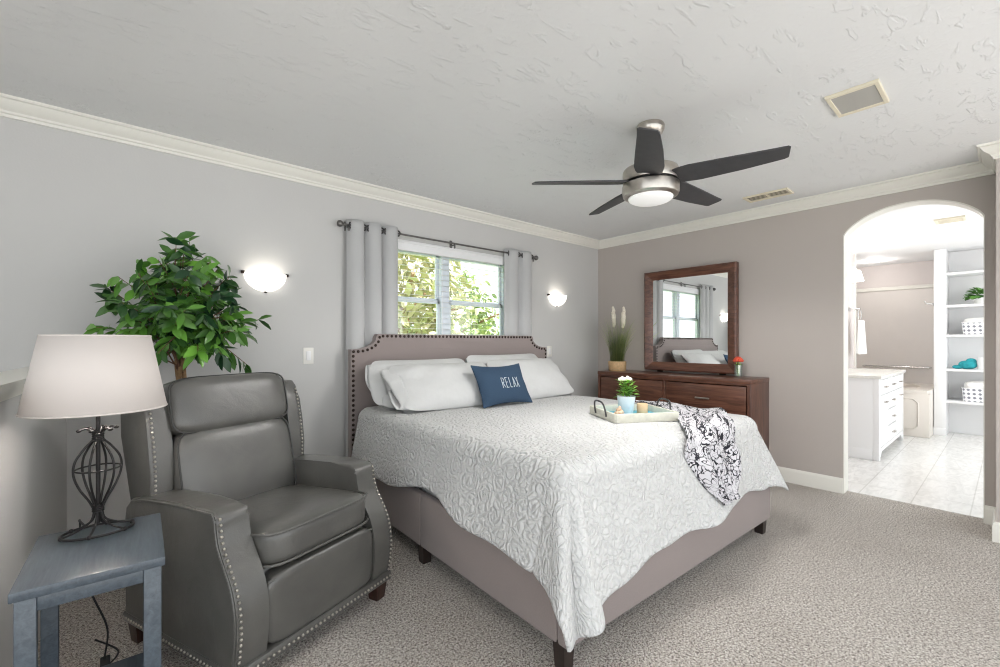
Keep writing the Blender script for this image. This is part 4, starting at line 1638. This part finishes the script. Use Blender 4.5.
# ------------------------------------------------------------------ ceiling vents
def vent_frame(x, y, w, wy=None):
    """mitred, slightly raised rim hanging under the ceiling"""
    wy = wy or w
    b = MB()
    pr = [(0.0, -0.0005), (0.0, -0.006), (0.12, -0.013), (0.85, -0.013), (1.0, -0.008), (1.0, -0.0005)]
    b.loft([[(sx * (x - d * w), sy * (y - d * wy), z) for d, z in pr] for sx, sy in ((-1, -1), (1, -1), (1, 1), (-1, 1))], True, False, True)
    return b


vt = thing('return_grille', 'large cream air grille on the ceiling right of the fan', 'air vent', (2.79, 0.502, H))
vent_frame(0.140, 0.104, 0.028, 0.020).build('frame', M['cream_metal'], vt, True, 20)
b = MB(); b.box((-0.120, -0.090, -0.009), (0.120, 0.090, -0.001)); b.build('mesh_panel', M['vent_grey'], vt)
vt = thing('supply_vent', 'narrow slotted cream air vent on the ceiling near the dresser wall', 'air vent', (4.065, 1.315, H))
vent_frame(0.085, 0.165, 0.024, 0.020).build('frame', M['cream_metal'], vt, True, 20)
b = MB()
for k in range(4):
    xx = -0.046 + k * 0.0305
    b.box((xx - 0.004, -0.147, -0.0056), (xx + 0.004, 0.147, -0.0042))
b.box((-0.063, -0.009, -0.0090), (0.063, 0.009, -0.0042))
b.build('louvres', M['cream_metal'], vt, False)
b = MB(); b.box((-0.064, -0.148, -0.004), (0.064, 0.148, -0.001)); b.build('duct_screen', M['vent_dark'], vt)

# ------------------------------------------------------------------ bathroom beyond the arch
BX0, BX1 = W + WT, 9.20
b = MB(); b.box((W + 0.10, -2.0, -0.12), (BX1 + 0.1, 2.6, 0.002)); struct(b, 'floor', M['tile'])
b = MB(); b.box((BX0, -2.0, H), (BX1 + 0.1, 2.6, H + 0.1)); struct(b, 'ceiling', M['bath_ceiling'])
b = MB(); b.box((BX0, 1.42, 0), (7.74, 1.54, H)); struct(b, 'wall_bathroom_left', M['bath_wall'])
b = MB(); b.box((BX1, -2.0, 0), (BX1 + 0.1, 2.6, H)); struct(b, 'wall_bathroom_back', M['bath_wall'])
b = MB(); b.box((7.74, 2.4, 0), (BX1, 2.5, H)); b.box((7.62, 1.54, 0), (7.74, 2.5, H)); struct(b, 'wall_alcove', M['bath_wall'])
# white corner casing at the end of the left wall
b = MB(); b.box((7.70, 1.405, 0), (7.755, 1.555, H)); struct(b, 'trim_4', M['trim_white'])
# tub surround with its lip
b = MB(); b.box((BX1 - 0.03, 0.60, 0.56), (BX1 - 0.001, 2.4, 2.03)); struct(b, 'wall_surround', M['surround'])
b = MB(); b.box((BX1 - 0.05, 0.60, 2.03), (BX1 - 0.001, 2.4, 2.085), 0.006); struct(b, 'trim_5', M['trim_white'])

tub = thing('bathtub', 'cream built-in bathtub with a panelled apron past the vanity', 'bathtub', (0, 0, 0))
b = MB()
b.box((7.78, 0.675, 0.004), (7.82, 2.38, 0.56), 0.004); b.box((7.79, 0.674, 0.004), (9.16, 0.694, 0.56), 0.004)
b.build('apron', M['tub'], tub)
b = MB()
n = 40
rings = []
for hz, sc in ((0.56, 0), (0.60, 0), (0.60, 1), (0.30, 0.86), (0.16, 0.6)):
    ring = []
    for k in range(n):
        a = 2 * PI * k / n
        if sc == 0:
            sx_, sy_ = sup(a, 0.70, 0.858, 24)
        else:
            sx_, sy_ = sup(a, 0.56 * sc, 0.70 * sc, 3)
        ring.append((8.465 + sx_, 1.532 + sy_, hz))
    rings.append(ring)
b.loft(rings, True, True)
b.build('basin', M['tub'], tub, True, 40)
b = MB()
b.tube([(7.776, 0.78 + 0.0, 0.14), (7.776, 0.78, 0.44), (7.776, 0.83, 0.49), (7.776, 1.36, 0.49), (7.776, 1.36, 0.10), (7.776, 0.83, 0.10)], 0.008, 6, True)
b.build('apron_moulding', M['tub'], tub)
gb = MB(); gb.tube([(BX1 - 0.031, 0.78, 0.84), (BX1 - 0.07, 0.80, 0.84), (BX1 - 0.07, 1.55, 0.84), (BX1 - 0.031, 1.57, 0.84)], 0.014, 10)
tag(gb.build('grab_bar', M['chrome'], None), 'long chrome grab bar on the tub surround above the bathtub', 'grab bar')

# vanity
VX0, VX1, VY0, VY1, VZ = 5.90, 7.44, 0.885, 1.405, 0.845
va = thing('bathroom_vanity', 'white bathroom vanity with pale stone counter seen through the arch', 'vanity', (0, 0, 0))
WG = M['white_gloss']
b = MB(); b.box((VX0, VY0 + 0.02, 0.10), (VX1, VY1, VZ), 0.004)
b.build('carcass', WG, va)
for x0_, x1_ in ((VX0, VX0 + 0.05), (VX1 - 0.05, VX1)):
    b = MB(); b.box((x0_ - 0.002, VY0 - 0.004, 0.003), (x1_ + 0.002, VY0 + 0.05, VZ), 0.004); b.build('corner_post', WG, va)
b = MB()
poly = [(VX0 + 0.05, 0.12), (VX0 + 0.05, 0.03), (VX0 + 0.10, 0.03), (VX0 + 0.16, 0.085), (VX1 - 0.16, 0.085), (VX1 - 0.10, 0.03), (VX1 - 0.05, 0.03), (VX1 - 0.05, 0.12)]
b.prism(poly, 'y', VY0, VY0 + 0.02, bevel=0.002, seg=1); b.build('scalloped_skirt', WG, va)
b = MB(); b.box((VX0 - 0.001, VY0 + 0.05, 0.003), (VX0 + 0.018, VY1, 0.115), 0.003); b.build('side_skirt', WG, va)
b = MB(); b.box((VX0 - 0.02, VY0 - 0.025, VZ), (VX1 + 0.02, VY1 + 0.01, VZ + 0.032), 0.006); b.build('counter', M['stone_top'], va)
cols = [(VX0 + 0.06, VX0 + 0.52), (VX0 + 0.535, VX0 + 1.00), (VX0 + 1.015, VX1 - 0.06)]
for ci, (x0_, x1_) in enumerate(cols):
    spans = [(0.675, 0.825, 'drawer')] + ([(0.13, 0.66, 'door')] if ci != 1 else [(0.49, 0.66, 'drawer'), (0.31, 0.475, 'drawer'), (0.13, 0.295, 'drawer')])
    for z0, z1, nm in spans:
        b = MB(); b.box((x0_, VY0 - 0.002, z0), (x1_, VY0 + 0.02, z1), 0.004)
        b.box((x0_ + 0.045, VY0 - 0.006, z0 + 0.035), (x1_ - 0.045, VY0, z1 - 0.035), 0.003)
        d_ = b.build(nm, WG, va)
        xc = (x0_ + x1_) / 2
        zc = (z0 + z1) / 2 if nm == 'drawer' else z1 - 0.07
        b = MB(); b.tube([(xc - 0.05, VY0 - 0.005, zc), (xc - 0.048, VY0 - 0.028, zc), (xc + 0.048, VY0 - 0.028, zc), (xc + 0.05, VY0 - 0.005, zc)], 0.006, 8); b.build('handle', M['nickel'], d_)

b = MB(); b.box((6.0, 1.405, 1.03), (7.30, 1.419, 1.92), 0.004)
bmz = thing('bathroom_mirror', 'frameless mirror on the wall over the bathroom vanity', 'mirror', (0, 0, 0))
b.build('mirror_glass', M['mirror'], bmz)
vl = thing('vanity_light', 'lit glass vanity light high on the bathroom wall at the arch edge', 'wall light', (6.95, 1.419, 2.10))
b = MB(); b.box((-0.42, -0.03, -0.04), (0.42, 0, 0.04), 0.006); b.build('back_bar', M['chrome'], vl)
for k in (-1, 0, 1):
    b = MB(); b.lathe([(0.035, 0.05), (0.045, 0.03), (0.075, -0.09), (0.070, -0.09), (0.04, 0.03)], n=24, cap=False, mat=Matrix.Translation((k * 0.30, -0.11, 0))); b.tube([(k * 0.30, -0.03, 0.02), (k * 0.30, -0.11, 0.05)], 0.01, 8)
    b.build('glass_shade', M['vanity_glass'], vl)
point_light('vanity_bulb_light', (0, -0.16, -0.16), 3.5, 0.12, (1, 0.95, 0.9), vl)

hr = thing('towel_ring', 'chrome towel ring on the bathroom wall holding the white hand towel', 'towel ring', (7.40, 1.419, 1.66))
b = MB(); b.lathe([(0, 0), (0.028, 0), (0.028, 0.012), (0.010, 0.02), (0.010, 0.12), (0, 0.12)], n=18, cap=False, mat=Matrix.Rotation(PI / 2, 4, 'X')); b.build('mount', M['chrome'], hr)
b = MB(); b.tube([(0.085 * cos(a), -0.115, -0.085 + 0.085 * sin(a)) for a in [2 * PI * k / 30 for k in range(30)]], 0.006, 8, True); b.build('ring', M['chrome'], hr)
b = MB()
def towel(u, v):
    s = (u - 0.5)
    w_ = 0.13 + 0.13 * v
    return Vector((s * w_, 0.02 * sin(u * 14) * (0.5 + v) - 0.0, -v * 0.44))
b.grid(towel, 30, 16)
tw2 = b.build('hand_towel', M['towel'], None, True, 180, loc=(7.40, 1.285, 1.505))
solid(tw2, 0.025)
tag(tw2, 'white hand towel hanging from the chrome ring in the bathroom', 'towel')

# shelves past the tub
SX, SX1 = 8.17, 8.56
su = thing('shelving_unit', 'white built-in bathroom shelves with a tall post seen through the arch', 'shelf', (0, 0, 0))
b = MB(); b.box((SX - 0.02, 0.553, 0.003), (SX1, 0.668, H - 0.002), 0.004); b.build('side_panel', WG, su)
b = MB(); b.box((SX - 0.03, 0.550, 0.003), (SX - 0.0, 0.672, 0.10), 0.004); b.build('plinth_trim', WG, su)
b = MB(); b.box((SX1 - 0.015, -0.45, 0.003), (SX1, 0.553, H - 0.002)); b.build('back_panel', WG, su)
b = MB(); b.box((SX - 0.02, -0.55, 0.003), (SX1, -0.45, H - 0.002), 0.004); b.build('side_panel', WG, su)
SHZ = [2.125, 1.705, 1.32, 0.875, 0.462]
for z in SHZ:
    b = MB(); b.box((SX, -0.45, z - 0.03), (SX1 - 0.015, 0.553, z), 0.003); b.build('shelf_board', WG, su)
b = MB(); b.tube([(8.16, 0.672, 1.72), (8.16, 0.70, 1.73), (8.13, 0.735, 1.73), (8.10, 0.75, 1.76)], 0.007, 8); b.lathe([(0, 0), (0.02, 0), (0.02, 0.01), (0, 0.012)], n=16, cap=False, mat=Matrix.Translation((8.16, 0.669, 1.72)) @ Matrix.Rotation(-PI / 2, 4, 'X'))
tag(b.build('robe_hook', M['chrome'], None), 'small chrome robe hook on the side of the bathroom shelf post', 'hook')

bp = thing('potted_plant', 'small green leafy plant in a white pot on the bathroom shelf', 'plant', (8.30, 0.255, SHZ[1]))
b = MB(); b.lathe([(0, 0), (0.05, 0), (0.065, 0.08), (0.058, 0.08), (0.05, 0.07), (0, 0.07)], n=24, cap=False); b.build('pot', WG, bp)
b = MB(); rnd = random.Random(4)
for i in range(110):
    a = rnd.uniform(0, 2 * PI); e = rnd.uniform(-0.1, 1.1)
    d = Vector((cos(a) * cos(e), sin(a) * cos(e), sin(e)))
    p = Vector((0, 0, 0.10)) + d * rnd.uniform(0.03, 0.10)
    b.leaf(p, d + Vector((0, 0, -0.3)), (rnd.uniform(-.3, .3), -0.3, 1), 0.07, 0.055, rnd.random())
b.build('leaves', M['bath_leaf'], bp, False, recalc=False)


def storage_bin(label, z, ht, puffy):
    r = thing('storage_bin', label, 'storage bin', (8.345, 0.255, z))
    b = MB()
    w_, d_ = 0.165, 0.13
    rings = []
    for q, hz in ((0.92, 0.0), (1.0, ht), (0.96, ht), (0.90, 0.01)):
        rings.append([(sup(a, d_ * q, w_ * q, 8)[0], sup(a, d_ * q, w_ * q, 8)[1], hz) for a in [2 * PI * k / 40 for k in range(40)]])
    b.loft(rings, True, True); b.build('fabric_body', M['bin'], r, True, 40)
    b = MB()
    b.tube([(*sup(a, d_ * 0.985, w_ * 0.985, 8), ht) for a in [2 * PI * k / 40 for k in range(40)]], 0.006, 6, True)
    b.build('rim_band', WG, r)
    b = MB()
    b.cushion((0, 0, ht + (0.01 if not puffy else 0.015)), (0.115, 0.148, 0.05 if not puffy else 0.075), 3.2, 10)
    if puffy:
        b.cushion((-0.03, 0.05, ht + 0.03), (0.085, 0.085, 0.055), 3, 8)
    t_ = b.build('folded_towel', M['towel'], None, True, 60, loc=(8.345, 0.255, z))
    return r, t_


_, t_ = storage_bin('grey lattice print bin on the middle bathroom shelf under the plant', SHZ[2], 0.155, False)
tag(t_, 'flat white towel in the bin on the middle bathroom shelf', 'towel')
_, t_ = storage_bin('grey lattice print bin on the lowest bathroom shelf', SHZ[4], 0.17, True)
tag(t_, 'puffy white towel heaped over the bin on the lowest bathroom shelf', 'towel')
b = MB()
b.cushion((0, 0, 0.055), (0.075, 0.085, 0.055), 2.3, 10); b.cushion((0.0, -0.03, 0.095), (0.05, 0.05, 0.045), 2.2, 8); b.cushion((-0.02, 0.09, 0.025), (0.04, 0.05, 0.025), 2.2, 8)
tag(b.build('wash_cloth', M['teal_cloth'], None, True, 60, loc=(8.30, 0.365, SHZ[3])), 'crumpled teal wash cloth on the bathroom shelf', 'wash cloth')
b = MB(); b.lathe([(0, 0), (0.05, 0), (0.055, 0.01), (0.058, 0.14), (0.052, 0.15), (0.0, 0.152)], n=24, cap=False)
tag(b.build('canister', M['white_gloss'], None, loc=(8.27, 0.225, SHZ[3])), 'white canister beside the teal cloth on the bathroom shelf', 'canister')

# bathroom ceiling fittings
vt = thing('supply_vent', 'small white air vent on the bathroom ceiling beyond the arch', 'air vent', (6.25, 0.395, H))
b = MB()
for k in range(4):
    b.box((-0.085 + k * 0.045, -0.085, -0.010), (-0.055 + k * 0.045, 0.085, -0.004), 0.002)
b.build('louvres', M['cream_metal'], vt)
vent_frame(0.11, 0.11, 0.025).build('frame', M['cream_metal'], vt, True, 20)
dl = thing('downlight', 'round lit downlight in the bathroom ceiling above the tub', 'ceiling light', (8.60, 1.34, H))
b = MB(); b.lathe([(0.10, -0.001), (0.10, -0.012), (0.078, -0.014), (0.074, -0.002)], n=32, cap=False); b.build('trim_ring', WG, dl)
b = MB(); b.lathe([(0.0, -0.003), (0.076, -0.003)], n=32, cap=False); b.build('lens', M['downlight'], dl)
point_light('downlight_light', (0, 0, -0.10), 3, 0.07, (1, 0.96, 0.92), dl)

# ------------------------------------------------------------------ garden seen through the window
b = MB(); b.box((-8, D + 0.15, -0.3), (16, 26, -0.12)); struct(b, 'ground', M['lawn'])


def garden_tree(label, x, y, hgt, rx, rz, seed, mat, n, trunk_r=0.12, name='tree'):
    r = thing(name, label, 'tree', (x, y, -0.12))
    rnd = random.Random(seed)
    b = MB()
    tp = [(0.03 * sin(k + seed), 0.03 * cos(k * 1.3), hgt * k / 8) for k in range(9)]
    b.tube(tp, [trunk_r * (1 - 0.07 * k) for k in range(9)], 8)
    for k in range(7):
        a = k * 2.4 + seed
        z0 = hgt * (0.45 + 0.07 * k)
        b.tube(catmull([(0, 0, z0), (rx * 0.4 * cos(a), rx * 0.4 * sin(a), z0 + rz * 0.25), (rx * 0.8 * cos(a), rx * 0.8 * sin(a), z0 + rz * 0.4)], 4), 0.03, 5)
    b.build('trunk', M['trunk'], r)
    b = MB()
    for i in range(n):
        a = rnd.uniform(0, 2 * PI); zz = rnd.uniform(-1, 1); q = rnd.uniform(0.3, 1) ** 0.6
        h_ = math.sqrt(1 - zz * zz)
        lump = 0.75 + 0.35 * mnoise.noise(Vector((3 * cos(a) * h_ + seed, 3 * sin(a) * h_, 3 * zz)))
        p = Vector((rx * q * h_ * cos(a) * lump, rx * q * h_ * sin(a) * lump, hgt + rz * q * zz * lump))
        d = Vector((rnd.uniform(-1, 1), rnd.uniform(-1, 1), rnd.uniform(-1, 0.4)))
        b.leaf(p, d, (rnd.uniform(-1, 1), rnd.uniform(-1, 1), 1), rnd.uniform(0.16, 0.30), rnd.uniform(0.07, 0.12), rnd.random())
    b.build('crown', mat, r, False, recalc=False)
    return r


garden_tree('airy tan and green tree outside, at the left of the bedroom window', 3.95, 7.2, 2.2, 1.6, 2.0, 1, M['tree_leaf_warm'], 1700)
garden_tree('bushy green tree outside, behind the window centre post', 6.9, 10.0, 1.8, 1.7, 1.9, 2, M['tree_leaf'], 2300)
garden_tree('low pale green shrub outside, at the lower right of the bedroom window', 6.1, 7.5, 0.85, 1.35, 1.0, 3, M['tree_leaf'], 2000, 0.06, 'shrub')
garden_tree('low green shrub outside, at the lower left of the bedroom window', 2.9, 4.9, 0.7, 0.8, 0.75, 6, M['tree_leaf'], 900, 0.06, 'shrub')
